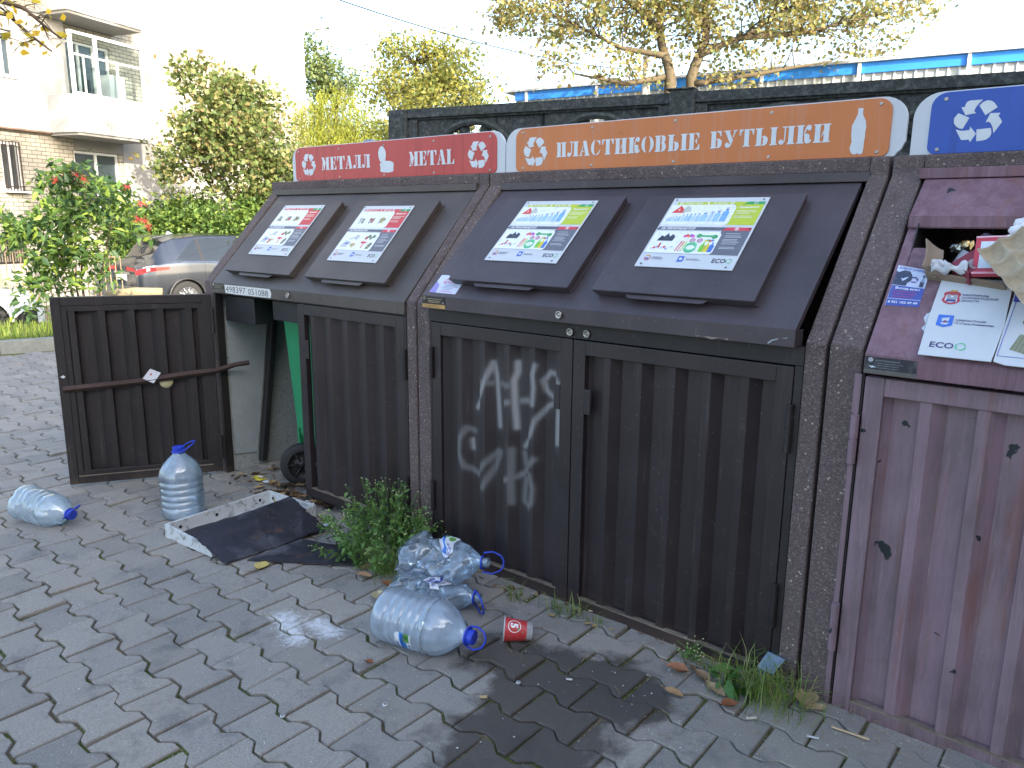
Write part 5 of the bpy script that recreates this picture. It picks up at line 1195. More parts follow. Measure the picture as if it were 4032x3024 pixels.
# ------------------------------------------------------------------ leaves, crumbs, weeds
def leaf_mesh(b, x, y, r, ang, curl=.25, z=.006, asp=.62):
    ca, sa = math.cos(ang), math.sin(ang); pts = []
    def P(u, v):
        h = z+curl*r*(abs(v)*1.2+.35*(u-.2)**2)+.15*r*mnoise.noise(Vector((u*2+x*9, v*2, y*9)))
        return (x+(u*ca-v*sa)*r, y+(u*sa+v*ca)*r, max(.002, h))
    out = []; n = 6
    for i in range(n+1):
        t = i/n; wv = asp*math.sin(pi*min(1, t*.97+.03))**.8
        for v in (-wv, -wv*.5, 0, wv*.5, wv): out.append(P(-1+2*t, v))
    b.add(out, [(i*5+j, i*5+j+1, (i+1)*5+j+1, (i+1)*5+j) for i in range(n) for j in range(4)])
    b.tube([P(-1, 0), P(-1.3, .05), P(-1.55, .02)], .0012, 4)
def fallen(): 
    L = [(-.445, -.559, .038, 2.3, 'c9b46a', .10, 'pale yellow leaf on the paving before the black board', .8), (-.041, -.353, .032, .4, 'a58263', .5, 'curled brown leaf left of the weeds', .6), (-.10, -.30, .03, 1.4, '9a8468', .3, 'dry beige leaf under the weeds', .6),
         (.098, -.336, .045, .2, '8a5a34', .3, 'orange brown leaf beside the bottles', .5), (.135, -.43, .042, 2.6, 'b8ac86', .35, 'pale cream leaf behind the frosted bottle', .7),
         (1.237, -.147, .036, .3, '9a6a4e', .8, 'curled reddish leaf by the door bottom', .6), (1.282, -.259, .030, .1, 'a3835f', .25, 'small flat tan leaf on the paving', .6), (1.315, -.135, .036, -.5, '8f7358', .6, 'folded brown leaf among dry stalks', .55),
         (1.372, -.165, .042, -.4, 'ab9071', .35, 'long tan leaf left of the grass', .5), (1.44, -.215, .030, 1.0, '86583e', .8, 'curled rusty leaf in the grass', .6), (1.60, -.035, .050, 1.9, 'a8926c', .4, 'large ragged leaf against the concrete', .75), (1.64, -.06, .032, .9, 'b3a17c', .4, 'small pale leaf at the foot of the concrete', .6),
         (.48, -.06, .018, .5, '5b4330', .9, 'tiny dark leaf below the door', .7), (.45, -.745, .014, .5, '7a4a34', .5, 'tiny reddish leaf on the open paving', .8)]
    for x, y, r, a, c, cu, lb, asp in L:
        b = B(); leaf_mesh(b, x, y, r, a, cu, .006, asp)
        tag(b.build('fallen_leaf', simple('leaf_'+c, lin(c), .7, 0, 60, .3, .4, .3, 'World'), origin=(x, y, 0), smooth=True), lb, 'leaf', 'dead leaves on the paving')
    # leaf litter in the open enclosure
    rs = random.Random(5)
    for c, n in (('7a6248', 60), ('a88c60', 38), ('4f3f30', 60)):
        b = B()
        for i in range(n):
            x = rs.uniform(-1.55, -.70); y = rs.uniform(-.05, .50)-(.10 if x > -1.0 else 0)
            if rs.random() < .5: x, y = rs.gauss(-1.0, .13), rs.gauss(.02, .08)
            leaf_mesh(b, x, y, rs.uniform(.012, .034), rs.uniform(0, 6.3), rs.uniform(.1, .9), rs.uniform(.004, .02), rs.uniform(.35, .7))
        tag(b.build('leaf_litter', simple('litter_'+c, lin(c), .8, 0, 60, .4, .4, .3, 'World'), smooth=True), kind='stuff')
    for c, n in (('6f5a42', 70), ('9a8258', 45)):
        b = B()
        for i in range(n):
            x = rs.choice((rs.uniform(-.15, 1.6), rs.gauss(1.4, .12), rs.gauss(.0, .12))); y = -.012-abs(rs.gauss(0, .05)); leaf_mesh(b, x, y, rs.uniform(.004, .014), rs.uniform(0, 6.3), rs.uniform(.2, .9), .004, rs.uniform(.35, .7))
        tag(b.build('leaf_crumbs', simple('litter_'+c, lin(c), .8, 0, 60, .4, .4, .3, 'World'), smooth=True), kind='stuff')
    for x, y, a, w_, h_, c, lb in ((-1.30, .04, .3, .055, .035, 'c3cace', 'white card lying just inside the open door'), (-1.41, .06, .1, .04, .02, 'd6d6c8', 'small white paper strip next to the yellow wrapper'), (-.88, -.01, .9, .06, .045, 'c9cdd0', 'torn white paper in front of the closed door'), (-1.12, .17, .5, .03, .016, 'bfc6d0', 'white scrap beside the bin wheel'), (-.575, -.13, 1.2, .05, .03, 'b9c4d8', 'crumpled bluish paper next to the tray corner')):
        b = B(); ca, sa = math.cos(a), math.sin(a)
        b.grid(lambda u, v: (x+((u-.5)*ca*w_-(v-.5)*sa*h_), y+((u-.5)*sa*w_+(v-.5)*ca*h_), .016+.012*mnoise.noise(Vector((u*2+x*5, v*2, y)))), 6, 5)
        tag(b.build('paper_scrap', simple('paper_'+c, lin(c), .8, 0, 40, .1, .2), origin=(x, y, 0), solid=.001), lb, 'paper')
    b = B(); b.grid(lambda u, v: (-1.44+.09*u, .02+.04*v+.01*math.sin(u*7), .015+.012*mnoise.noise(Vector((u*4, v*3, 1)))), 12, 5)
    tag(b.build('wrapper', simple('yellow_wrapper', lin('c8b83a'), .4, 0, 30, .3, .2), origin=(-1.4, .04, 0), solid=.001), 'crumpled yellow wrapper by the door post', 'wrapper')
    # crumbs and chips of stone: countless
    b = B()
    for i in range(900):
        if i < 620: x, y = rs.uniform(-1.8, 2.2), -rs.random()**1.3*1.6-.02
        else: x, y = rs.uniform(.3, 2.0), -rs.random()**2*.5-.02
        r = rs.choice([.0015, .002, .002, .003, .003, .0045]); c = [Vector((x+r*rs.uniform(-1, 1), y+r*rs.uniform(-1, 1), .001+r*rs.uniform(0, 1.4))) for _ in range(4)]
        if x > 2.1 and y < -1.2: continue
        b.add(c, [(0, 1, 2), (0, 2, 3), (0, 3, 1), (1, 3, 2)])
    tag(b.build('grit', simple('pale_grit', lin('c3c3be'), .8, 0, 60, .25, .1, .4, 'World')), kind='stuff')
    b = B()
    for i in range(160):
        x, y = rs.uniform(-.3, 2.0), -rs.random()**2.2*.45-.01
        a = rs.uniform(0, 6.3); l = rs.uniform(.01, .05); p = Vector((x, y, .006)); q = p+Vector((math.cos(a)*l, math.sin(a)*l, rs.uniform(0, .008)))
        b.tube([p, (p+q)/2+Vector((0, 0, .004)), q], .0009, 3)
    tag(b.build('dry_stalks', simple('dry_straw', lin('94835f'), .9, 0, 60, .3, .1), ), kind='stuff')
    for x0, y0, x1, y1, c, nm, lb, r in ((1.70, -.115, 1.80, -.105, 'bfa888', 'wooden_stick', 'flat wooden stick at the bottom right', .0045), (.80, -.005, .835, .02, 'b0a68c', 'wooden_stick', 'pale broken stick under the middle of the doors', .005), (.988, -.41, 1.004, -.40, 'c9c9c2', 'cigarette_end', 'white cigarette end on the dark stain', .004), (1.50, -.235, 1.52, -.215, 'c9c4b2', 'chewed_stick', 'short whitish stick below the grass', .005),
                                          (1.66, -.20, 1.69, -.19, 'c3c6c6', 'cigarette_end', 'cigarette end near the bottom right corner', .004), (.845, -.655, .862, -.640, 'b49a72', 'husk', 'small tan husk on the edge of the stain', .006)):
        b = B(); b.tube([(x0, y0, r+.001), (x1, y1, r+.001)], r, 8, flat=.6); tag(b.build(nm, simple('bits_'+c, lin(c), .8, 0, 60, .2, .1), origin=((x0+x1)/2, (y0+y1)/2, 0)), lb, nm.replace('_', ' '))
    # glassy white plastic bits
    for x, y, r, lb in ((.655, -.86, .009, 'square white plastic ring on the paving'), (.47, -1.085, .008, 'white pebble on the near paving'), (.885, -.52, .008, 'grey glass pebble at the stain edge')):
        b = B(); b.lathe([(r*.5, 0), (r, .002), (r*.9, .006), (r*.5, .006)], Matrix.Translation((x, y, .001)), 8); tag(b.build('pebble', simple('white_pebble', lin('b9bdbe'), .5, 0, 60, .1, .1), origin=(x, y, 0), smooth=True), lb, 'pebble')
fallen()
def leafcloud(cent, size, asp=.5, sv=.35, flat=0.0, cup=.25, droop=0.0):
    """cent Nx3 -> V,F  six-point leaves in two quads"""
    N = len(cent); s = size*(1-sv+RNG.random(N)*2*sv)
    d = RNG.normal(size=(N, 3)); d[:, 2] = d[:, 2]*(1-flat)-droop; d /= np.linalg.norm(d, axis=1)[:, None]
    n = RNG.normal(size=(N, 3)); n[:, 2] += .8+2*flat; x = np.cross(d, n); x /= np.linalg.norm(x, axis=1)[:, None]+1e-9; n = np.cross(x, d)
    s_ = s[:, None]; p0 = cent; tip = cent+d*s_
    a = cent+d*s_*.38
    l = a+x*s_*asp*.5+n*s_*cup*.3; r = a-x*s_*asp*.5+n*s_*cup*.3
    mid = cent+d*s_*.5
    V = np.stack([p0, l, tip, mid, r], 1).reshape(-1, 3); i = np.arange(N)[:, None]*5
    F = np.concatenate([i+np.array([[0, 1, 2, 3]]), i+np.array([[0, 3, 2, 4]])], 1)
    return V, F
def weed(name, label, cx, cy, rx, ry, h, nst, leafsize, mat, flowers=0, seed=1, cat='weed', nl=9, lean=.35):
    rs = random.Random(seed); th = thing(name, label, cat, (cx, cy, 0)); st = B(); L = []; D = []
    fl = B()
    for i in range(nst):
        a = rs.uniform(0, 2*pi); q = math.sqrt(rs.random()); x = cx+rx*q*math.cos(a); y = cy+ry*q*math.sin(a); y = min(y, -.015)
        hh = h*(1-.62*q*q)*rs.uniform(.55, 1.0); lx, ly = (x-cx)*lean+rs.gauss(0, .02), (y-cy)*lean+rs.gauss(-.01, .02)
        P = [Vector((x+lx*t*t, min(-.008, y+ly*t*t), hh*t)) for t in (0, .25, .5, .75, 1)]
        st.tube(P, [.0016, .0014, .0012, .001, .0007], 4)
        for k in range(nl):
            t = rs.uniform(.15, 1); p = P[0].lerp(P[2], t*2) if t < .5 else P[2].lerp(P[4], t*2-1); L.append(p+Vector((rs.gauss(0, .006), rs.gauss(0, .006), rs.gauss(0, .004))))
        if rs.random() < flowers:
            for k in range(rs.randint(1, 3)):
                p = P[4]+Vector((rs.gauss(0, .010), rs.gauss(0, .008), rs.uniform(0, .018))); st.tube([P[3], (P[3]+p)/2+Vector((0, 0, .004)), p], .0006, 3)
                fl.lathe([(0, -.0022), (.0028, 0), (0, .0022)], Matrix.Translation(p), 6)
    L = np.array([tuple(p) for p in L]); V, F = leafcloud(L, leafsize, .5, .4, .35, .3, .1)
    V[:, 1] = np.minimum(V[:, 1], -.004); V[:, 2] = np.maximum(V[:, 2], .003)
    npmesh('leaves', V, F, mat, th); st.build('stems', m_leaf('green_stem', ['4c6a2c', '6a8a3c'], .1), th)
    if fl.v: fl.build('flowers', simple('pale_flower', lin('c9cc9a'), .7), th)['kind'] = 'stuff'
    return th
ML_WEED = m_leaf('weed_leaf', ['3c5430', '4f723c', '688e4c', '7c9c58'], .35)
weed('weed', 'bushy flowering weed growing between the two enclosures', -.13, -.18, .20, .16, .37, 120, .029, ML_WEED, .85, 3, nl=13, lean=.55)
weed('weed', 'thin flowering sprig against the brown door edge', .0, -.035, .012, .01, .38, 4, .030, ML_WEED, 1, 8, nl=9)
weed('weed', 'low flowering weed along the left edge of the painted door', -.02, -.12, .07, .06, .22, 26, .032, ML_WEED, .8, 12, nl=10)
weed('weed', 'broad leaved seedling beside the bent metal stop', 1.41, -.115, .02, .02, .12, 5, .060, m_leaf('seedling_leaf', ['33562a', '447036', '54803e'], .3), 0, 5, nl=5, lean=1.5)
weed('weed', 'tiny seedling under the right door', 1.235, -.05, .03, .02, .07, 14, .012, ML_WEED, .9, 15, nl=6)
def tufts():
    specs = [(.53, -.115, .045, .055, 26, 'grass tuft behind the paper cup, nearest the bottles'), (.70, -.09, .05, .06, 34, 'grass tuft under the painted door'), (.765, -.06, .045, .05, 34, 'grass tuft below the gap of the double door'), (.86, -.06, .04, .03, 18, 'sparse grass tuft beside the pale broken stick'), (-.01, -.26, .09, .10, 130, 'grass growing under the weeds behind the bottles'), (1.50, -.10, .13, .10, 260, 'grass clump at the foot of the concrete pillar'), (1.31, -.06, .04, .03, 30, 'short grass left of the seedling')]
    m = m_leaf('tuft_grass', ['3f5a24', '6a8a3c', '8aa050', 'a8a870'], .35)
    for x, y, r, h, n, lb in specs:
        base = np.stack([RNG.normal(x, r*.5, n), np.minimum(-.012, RNG.normal(y, r*.35, n)), np.full(n, .0)], 1)
        th = thing('grass_tuft', lb, 'grass tuft', (x, y, 0), 'grass tufts in the joints'); blades('blades', base, h*1.15, .0028, m, 1.1, th, .5)
tufts()
# ------------------------------------------------------------------ trees and shrubs
def m_bark(name, c): return simple(name, lin(c), .9, 0, 25, .3, .8, .2, 'World')
def tree(name, label, cat, base, crowns, nclu, clr, nleaf, size, mat, bark, r0=.12, asp=.5, group=None, stems=None, droop=0, flat=0, shell=.25, seed=1, twigs=True, fork=.35, bare=.0, r1=1.0):
    """crowns: list of (centre, rx, ry, rz); clusters of leaves hang on limbs that leave the stems"""
    rg = np.random.default_rng(seed); rs = random.Random(seed)
    th = thing(name, label, cat, base, group); base = Vector(base); tb = B(); cl = []
    vol = [c[1]*c[2]*c[3] for c in crowns]; tot = sum(vol)
    for c, v in zip(crowns, vol):
        k = max(2, int(nclu*v/tot))
        for _ in range(k):
            d = rg.normal(size=3); d /= np.linalg.norm(d); q = (rs.random()**(1/3))*(1-shell)+shell*rs.random()**.2
            cl.append(Vector(c[0])+Vector((d[0]*c[1], d[1]*c[2], d[2]*c[3]))*q)
    stems = stems or [[base, Vector(crowns[0][0])]]
    nodes = []
    for sidx, st in enumerate(stems):
        st = [Vector(p) for p in st]; path = []
        for a, b_ in zip(st[:-1], st[1:]):
            for k in range(6): path.append(a.lerp(b_, k/6))
        path.append(st[-1]); L = (st[-1]-st[0]).length
        path = [p+Vector((mnoise.noise(p*.9), mnoise.noise(p*.9+Vector((9, 0, 0))), 0))*.05*L*(i/len(path)) for i, p in enumerate(path)]
        rr = r0*((.8 if r1 == 1 else .45) if sidx else 1); n = len(path)-1
        rad = [rr*(1-.75*i/n) for i in range(len(path))]; tb.tube(path, rad, 8)
        nodes += [(p, r) for i, (p, r) in enumerate(zip(path, rad)) if i > n*fork]
    for c in cl:
        cand = [(p, r) for p, r in nodes if p.z < c.z+.3] or nodes
        p, r = min(cand, key=lambda t: (t[0]-c).length*(1+.4*rs.random())); d = c-p
        m1 = p+d*.35+Vector((rs.gauss(0, .1), rs.gauss(0, .1), .12))*d.length*.5; m2 = p+d*.7+Vector((rs.gauss(0, .08), rs.gauss(0, .08), .1))*d.length*.4
        k = min(r*.6, .010+.018*d.length)*r1
        tb.tube([p, m1, m2, c], [k, k*.65, k*.4, k*.15], 5)
        if twigs:
            for _ in range(4):
                e = c+Vector((rs.gauss(0, 1), rs.gauss(0, 1), rs.gauss(0, .8)))*clr*.9; tb.tube([m2.lerp(c, rs.random()), (c+e)/2, e], [k*.25, k*.15, k*.06], 3)
    cl2 = [c for c in cl if rs.random() > bare]
    per = max(1, nleaf//max(1, len(cl2))); pts = []
    for c in cl2:
        w_ = rg.normal(size=(int(per*rs.uniform(.5, 1.5)), 3))*np.array([clr, clr, clr*.75])*rs.uniform(.6, 1.15); pts.append(np.array(c)[None]+w_)
    pts = np.concatenate(pts); V, F = leafcloud(pts, size, asp, .35, flat, .3, droop)
    npmesh('crown', V, F, mat, th); tb.build('trunk', bark, th, smooth=True)
    return th
def gnd(u, D): p = px(u, 860, D); return Vector((p.x, p.y, gz(p.x, p.y)-.05))
M_LILAC = m_leaf('lilac_leaf', ['3f4e2e', '526436', '6a7a42', '80824e', '947a58'], .35)
M_HEDGE = m_leaf('hedge_leaf', ['2c4424', '4a6632', '6c8840', '8a9a4a'], .4)
M_ELDER = m_leaf('elder_leaf', ['2f4630', '43603a', '63803e', '98a848'], .4)
M_WILLOW = m_leaf('willow_leaf', ['5c6c30', '7f8c38', '9ca040', 'b2b054'], .5)
M_MAPLE = m_leaf('yellowing_leaf', ['566638', '75804a', '929048', 'a39a50'], .5)
M_BIG = m_leaf('autumn_maple_leaf', ['4f5c38', '707a48', '8b8852', '9c905c', '86704e'], .4)
BK = m_bark('grey_bark', '6a5f50'); BKL = m_bark('pale_bark', '5a5141'); BKD = m_bark('dark_bark', '453c33')
def cr(u, v, ru, rv, D, rd=None):
    c = px(u, v, D); k = D/FPX; return (c, ru*k, (rd or ru*k), rv*k)
def vegetation():
    b0 = gnd(900, 18.5)
    tree('lilac_tree', 'tall lilac bush with browning leaves in front of the pale building', 'tree', b0,
         [cr(860, 480, 190, 170, 18.5), cr(760, 330, 95, 90, 18.5), cr(980, 620, 200, 180, 18.5), cr(720, 640, 110, 120, 18.1), cr(1060, 720, 110, 110, 18.1), cr(950, 400, 120, 110, 18.5), cr(1120, 560, 60, 110, 18.8)], 170, .24, 10500, .125, M_LILAC, BK, .035, .72,
         stems=[[b0+Vector((.4*math.cos(a), .4*math.sin(a), 0)), b0+Vector((.6*math.cos(a), .6*math.sin(a), 1.3)), px(u, v, 18.5)] for a, (u, v) in zip((0, 1.2, 2.5, 3.6, 4.9), ((980, 520), (760, 380), (870, 420), (1060, 640), (900, 560)))], seed=4, shell=.35)
    for k, (u, v, ru, rv, D, lb) in enumerate(((740, 850, 120, 80, 19.2, 'dense green hedge shrub behind the roof of the grey car'), (960, 860, 150, 100, 18.3, 'bright green shrub between the grey car and the nearest enclosure'), (560, 930, 90, 110, 19.6, 'dark green shrub left of the grey car'))):
        b_ = gnd(u, D); tree('hedge_shrub', lb, 'shrub', b_, [cr(u, v, ru, rv, D), cr(u+40, v+60, ru, rv, D), cr(u-40, v+90, ru*.9, rv, D)], 90, .24, 9500, .10, M_HEDGE, BKD, .03, .6, 'green shrubs along the yard', seed=20+k, fork=.05)
    # elder like shrub at the kerb
    b1 = gnd(300, 10.2); b1.z = .05
    th = tree('elder_shrub', 'leafy elder shrub with red berries growing behind the kerb', 'shrub', b1,
         [cr(340, 760, 190, 110, 10.2, .6), cr(180, 950, 170, 130, 9.8, .6), cr(400, 860, 120, 120, 10.4, .6), cr(270, 1080, 130, 130, 9.9, .6), cr(110, 880, 120, 120, 9.6, .5), cr(480, 850, 70, 80, 10.2, .4), cr(150, 1180, 80, 60, 9.7, .3)], 120, .11, 2900, .125, M_ELDER, BKD, .022, .42,
         stems=[[b1+Vector((dx, dy, -.03)), b1+Vector((dx*1.6, dy*1.6, .5)), px(u, v, 10)] for dx, dy, (u, v) in ((0, 0, (330, 740)), (-.12, -.05, (180, 900)), (.1, .1, (450, 860)), (-.05, -.2, (100, 860)), (.12, -.1, (300, 980)))], seed=9, flat=.1, droop=.25, fork=.2)
    for k, (u, v) in enumerate(((555, 800), (568, 870), (585, 890), (545, 862), (330, 705), (300, 690), (220, 712), (505, 735))):
        b = B(); c = px(u, v, 9.9); rs = random.Random(k)
        for q in range(26):
            d = Vector((rs.gauss(0, 1), rs.gauss(0, 1), rs.gauss(0, .9)))*.030; b.tube([c, c+d], [.002, .001], 3); b.lathe([(0, -.006), (.006, 0), (0, .006)], Matrix.Translation(c+d), 5)
        b.build('berry_cluster', simple('red_berries', lin('b03a3a'), .4, 0, 40, .2, .1), th)
    # willow
    b2 = gnd(1330, 26); cs = [cr(1330, 430, 130, 110, 26), cr(1420, 520, 110, 120, 26), cr(1240, 480, 100, 110, 26), cr(1350, 560, 170, 90, 25.5)]
    th = tree('willow_tree', 'weeping yellow green willow right of the building edge', 'tree', b2, cs, 60, .35, 1500, .14, M_WILLOW, BK, .2, .2, droop=1.5, seed=31)
    rg = np.random.default_rng(5); N = 720; V = []; st = []
    for i in range(N):
        c = cs[rg.integers(len(cs))]; d = rg.normal(size=3); d /= np.linalg.norm(d); d[2] = abs(d[2])*.8
        p = np.array(c[0])+d*np.array(c[1:4])*rg.uniform(.75, 1.0); L = rg.uniform(1.0, 2.4); n = int(L/.055); t = np.linspace(0, 1, n)
        q = p[None]+np.stack([.10*np.sin(t*3+i), .08*np.cos(t*2.3+i), -t*L], 1); V.append(q)
    Pn = np.concatenate(V); Pn = Pn+rg.normal(size=Pn.shape)*.02; Vv, F = leafcloud(Pn, .13, .2, .3, 0, .1, 1.8)
    npmesh('hanging_twigs', Vv, F, M_WILLOW, th)
    # trees behind
    b3 = gnd(1690, 30); tree('maple_tree', 'yellowing maple beyond the left end of the dark fence', 'tree', b3, [cr(1640, 250, 150, 140, 30), cr(1780, 290, 140, 110, 30), cr(1560, 360, 130, 90, 29), cr(1720, 390, 200, 80, 29), cr(1850, 340, 80, 70, 30)], 130, .38, 8500, .17, M_MAPLE, BKL, .2, .6, 'trees beyond the fence', seed=41, shell=.3)
    b4 = gnd(1260, 36); tree('poplar_tree', 'distant dark green tree showing above the willow', 'tree', b4, [cr(1250, 220, 50, 80, 36), cr(1270, 330, 80, 80, 36), cr(1380, 350, 60, 50, 36)], 50, .35, 2600, .2, m_leaf('dark_tree_leaf', ['4a5a3c', '66784a', '848f5a'], .4), BK, .2, .6, 'trees beyond the fence', seed=43)
    b7 = gnd(1740, 26); tree('bush', 'low yellow green bush seen through the arches of the fence', 'shrub', b7, [cr(1700, 520, 230, 60, 26), cr(2100, 500, 200, 60, 26)], 60, .35, 4000, .16, M_MAPLE, BK, .06, .6, seed=47)
    # two big maples on the right
    D = 19; b5 = gnd(2650, D); b6 = gnd(2730, D+.6)
    tree('autumn_maple', 'large brown yellow maple with a forked trunk, the left one of the pair', 'tree', b5,
         [cr(2250, 60, 330, 120, D), cr(2480, -60, 350, 160, D), cr(2300, 260, 230, 80, D-.5), cr(2560, 230, 130, 110, D), cr(2020, 60, 130, 70, D), cr(2650, 60, 200, 130, D+.5)], 210, .27, 6800, .115, M_BIG, BKL, .19, .8, 'trees beyond the fence',
         stems=[[b5, px(2640, 330, D), px(2600, 100, D), px(2560, -160, D)], [px(2620, 220, D), px(2450, 190, D), px(2270, 100, D)], [px(2600, 110, D), px(2500, 30, D), px(2330, -100, D)], [px(2640, 300, D), px(2460, 330, D-.4), px(2260, 290, D-.4)]], seed=51, shell=.4, fork=.25, bare=.12, r1=.7)
    tree('autumn_maple', 'large brown yellow maple with rising limbs, the right one of the pair', 'tree', b6,
         [cr(3000, 60, 330, 150, D), cr(3200, -40, 350, 150, D), cr(3000, 270, 220, 70, D-.4), cr(3400, 130, 230, 90, D+.3), cr(2800, 150, 160, 140, D), cr(3520, 20, 180, 110, D)], 210, .27, 6400, .115, M_BIG, BKL, .18, .8, 'trees beyond the fence',
         stems=[[b6, px(2730, 300, D), px(2780, 90, D), px(2830, -160, D)], [px(2750, 220, D), px(2950, 130, D), px(3250, -60, D)], [px(2735, 330, D), px(3000, 290, D-.3), px(3260, 240, D-.2)], [px(2900, 150, D), px(3150, 130, D), px(3450, 60, D)]], seed=57, shell=.4, fork=.25, bare=.18, r1=.7)
    # overhanging branches top left
    Db = 8.5; b8 = px(-520, 860, Db); b8.z = gz(b8.x, b8.y)
    tree('overhanging_tree', 'bare twigs with a few yellow leaves reaching in at the top left corner', 'tree', b8, [cr(60, 90, 120, 110, Db, .5), cr(20, 180, 70, 60, Db, .3), cr(170, 170, 90, 90, Db, .4)], 34, .10, 70, .10, m_leaf('few_yellow_leaves', ['a88a2c', 'c8a832', '8a8a3a'], .45), BKD, .05, .7,
         stems=[[b8, px(-560, 400, Db), px(-520, -100, Db)], [px(-540, 200, Db), px(-250, 0, Db), px(40, 60, Db), px(200, 200, Db)], [px(-540, 100, Db), px(-200, -60, Db), px(100, 30, Db), px(240, 150, Db)], [px(-540, 260, Db), px(-200, 120, Db), px(20, 150, Db)]], seed=63, fork=.3)
vegetation()
# ------------------------------------------------------------------ apartment building
def building():
    K = 1.13; O = Vector((-17.415, 5.235, 0)); d = Vector((-.3189, .9478, 0)); n = Vector((.9478, .3189, 0))
    def F(a, b, z):
        p = O+d*a+n*b+Vector((0, 0, z)); return CAM+(p-CAM)*K
    th = thing('apartment_building', 'pale brick apartment building with a glazed balcony', 'building', F(4, 0, -1.2))
    a_ = NT('silicate_brick'); co = a_.n('ShaderNodeTexCoord').outputs['UV']
    br = a_.n('ShaderNodeTexBrick'); a_.set(br.inputs['Vector'], co); br.inputs['Scale'].default_value = 1; br.inputs['Brick Width'].default_value = .26; br.inputs['Row Height'].default_value = .098
    br.inputs['Mortar Size'].default_value = .009; br.inputs['Color1'].default_value = (*lin('a5a094'), 1); br.inputs['Color2'].default_value = (*lin('b5b0a3'), 1); br.inputs['Mortar'].default_value = (*lin('6c675e'), 1)
    nn = a_.noise(3, 4, .6, a_.coord('World')); c = a_.mix(a_.ramp(nn, (.4, 0.0), (.7, .25)), br.outputs[0], lin('a8a294'))
    mb = a_.done(a_.pbr(c, .9, 0, a_.bump(a_.math('SUBTRACT', 1, br.outputs['Fac']), .6, .012), .2))
    def slab(name, a0, a1, b0, b1, z0, z1, mat, parent=th, uv=False, bev=0):
        b = B(); b.hexa([F(a0, b0, z0), F(a1, b0, z0), F(a1, b1, z0), F(a0, b1, z0)], [F(a0, b0, z1), F(a1, b0, z1), F(a1, b1, z1), F(a0, b1, z1)]); o = b.build(name, mat, parent, bevel=bev)
        if uv:
            me = o.data; ul = me.uv_layers.new(name='UVMap'); off = root_loc(parent)
            for lp in me.loops:
                p = Vector(me.vertices[lp.vertex_index].co)+off; q = p-O; ul.data[lp.index].uv = (q.dot(d)+q.dot(n), p.z)
        return o
    mp_ = simple('white_plaster', lin('aeadab'), .9, 0, 30, .05, .2, .2, 'World'); mg = simple('grey_plaster', lin('918f8b'), .9, 0, 30, .08, .2, .2, 'World')
    mw = simple('white_window_frame', lin('d8dadb'), .5, 0, 30, .04, .05); gl = m_glass('window_glass', lin('3a4448'))
    # wall built in bands round the openings
    T = -.35
    def wall(a0, a1, z0, z1): slab('wall', a0, a1, T, 0, z0, z1, mb, uv=True)
    Z0, Z1 = -1.6, 13.5
    wall(-4, -1.2, Z0, Z1)
    wall(-1.2, -.73, Z0, 1.94); wall(-1.2, -.73, 3.0, 4.3); wall(-1.2, -.73, 5.24, Z1)
    wall(-.73, .60, Z0, Z1); wall(.60, 1.9, Z0, 1.60); wall(.60, 1.9, 2.95, 4.1); wall(.60, 1.9, 5.4, 6.6); wall(.60, 1.9, 8.0, Z1); wall(1.9, 9.87, Z0, Z1)
    # lower wall rendered darker grey, insulation panel upper left
    slab('render_band', 2.0, 6.2, .002, .03, Z0, 3.30, mg); slab('render_band', .62, 2.0, .002, .02, 2.96, 3.28, mg)
    slab('insulation_panel', -2.6, .56, .002, .12, 5.25, 5.74, mp_); slab('insulation_panel', -2.6, -1.20, .002, .12, 3.27, 5.25, mp_); slab('insulation_panel', -.72, .56, .002, .12, 3.27, 5.25, mp_); slab('insulation_panel', -1.20, -.72, .002, .12, 3.27, 4.29, mp_)
    slab('panel_flashing', -2.6, .66, .0, .16, 5.745, 5.79, simple('tin_flashing', lin('8a8f92'), .5, .3)); slab('panel_edge', -2.6, .58, .0, .125, 3.235, 3.268, simple('rust_strip', lin('7a6250'), .8))
    def window(a0, a1, z0, z1, b0=-.10, cols=2, grille=False):
        f = B()
        def bar(aa, ab, za, zb, q0=b0, q1=b0+.06): f.hexa([F(aa, q0, za), F(ab, q0, za), F(ab, q1, za), F(aa, q1, za)], [F(aa, q0, zb), F(ab, q0, zb), F(ab, q1, zb), F(aa, q1, zb)])
        t = .055; bar(a0, a0+t, z0, z1); bar(a1-t, a1, z0, z1); bar(a0+t, a1-t, z1-t, z1); bar(a0+t, a1-t, z0, z0+t)
        for i in range(1, cols):
            x = a0+(a1-a0)*i/cols; bar(x-t/2, x+t/2, z0+t, z1-t)
        w_ = f.build('window', mw, th); slab('pane', a0+t*.5, a1-t*.5, b0+.01, b0+.02, z0+t*.5, z1-t*.5, gl, w_)
        s = slab('sill', a0-.03, a1+.03, b0+.06, .16, z0-.03, z0, mw, w_)
        if grille:
            g = B()
            for i in range(6): 
                x = a0+(a1-a0)*(i+.5)/6; g.tube([F(x, .03, z0), F(x, .03, z1)], .012, 5)
            for z in (z0+.1, z1-.1): g.tube([F(a0, .03, z), F(a1, .03, z)], .012, 5)
            g.build('grille', M_RUST, w_)
    window(-1.19, -.74, 4.31, 5.23, .0); window(-1.19, -.74, 1.95, 2.99, -.12, grille=True); window(.61, 1.89, 1.62, 2.94, -.12, 2); window(.61, 1.89, 4.12, 5.39, -.12, 3); window(.61, 1.89, 6.62, 7.98, -.12, 3)
    # balconies
    mrail = simple('white_corrugated_rail', lin('a6a9a8'), .6, 0, 20, .08, .1)
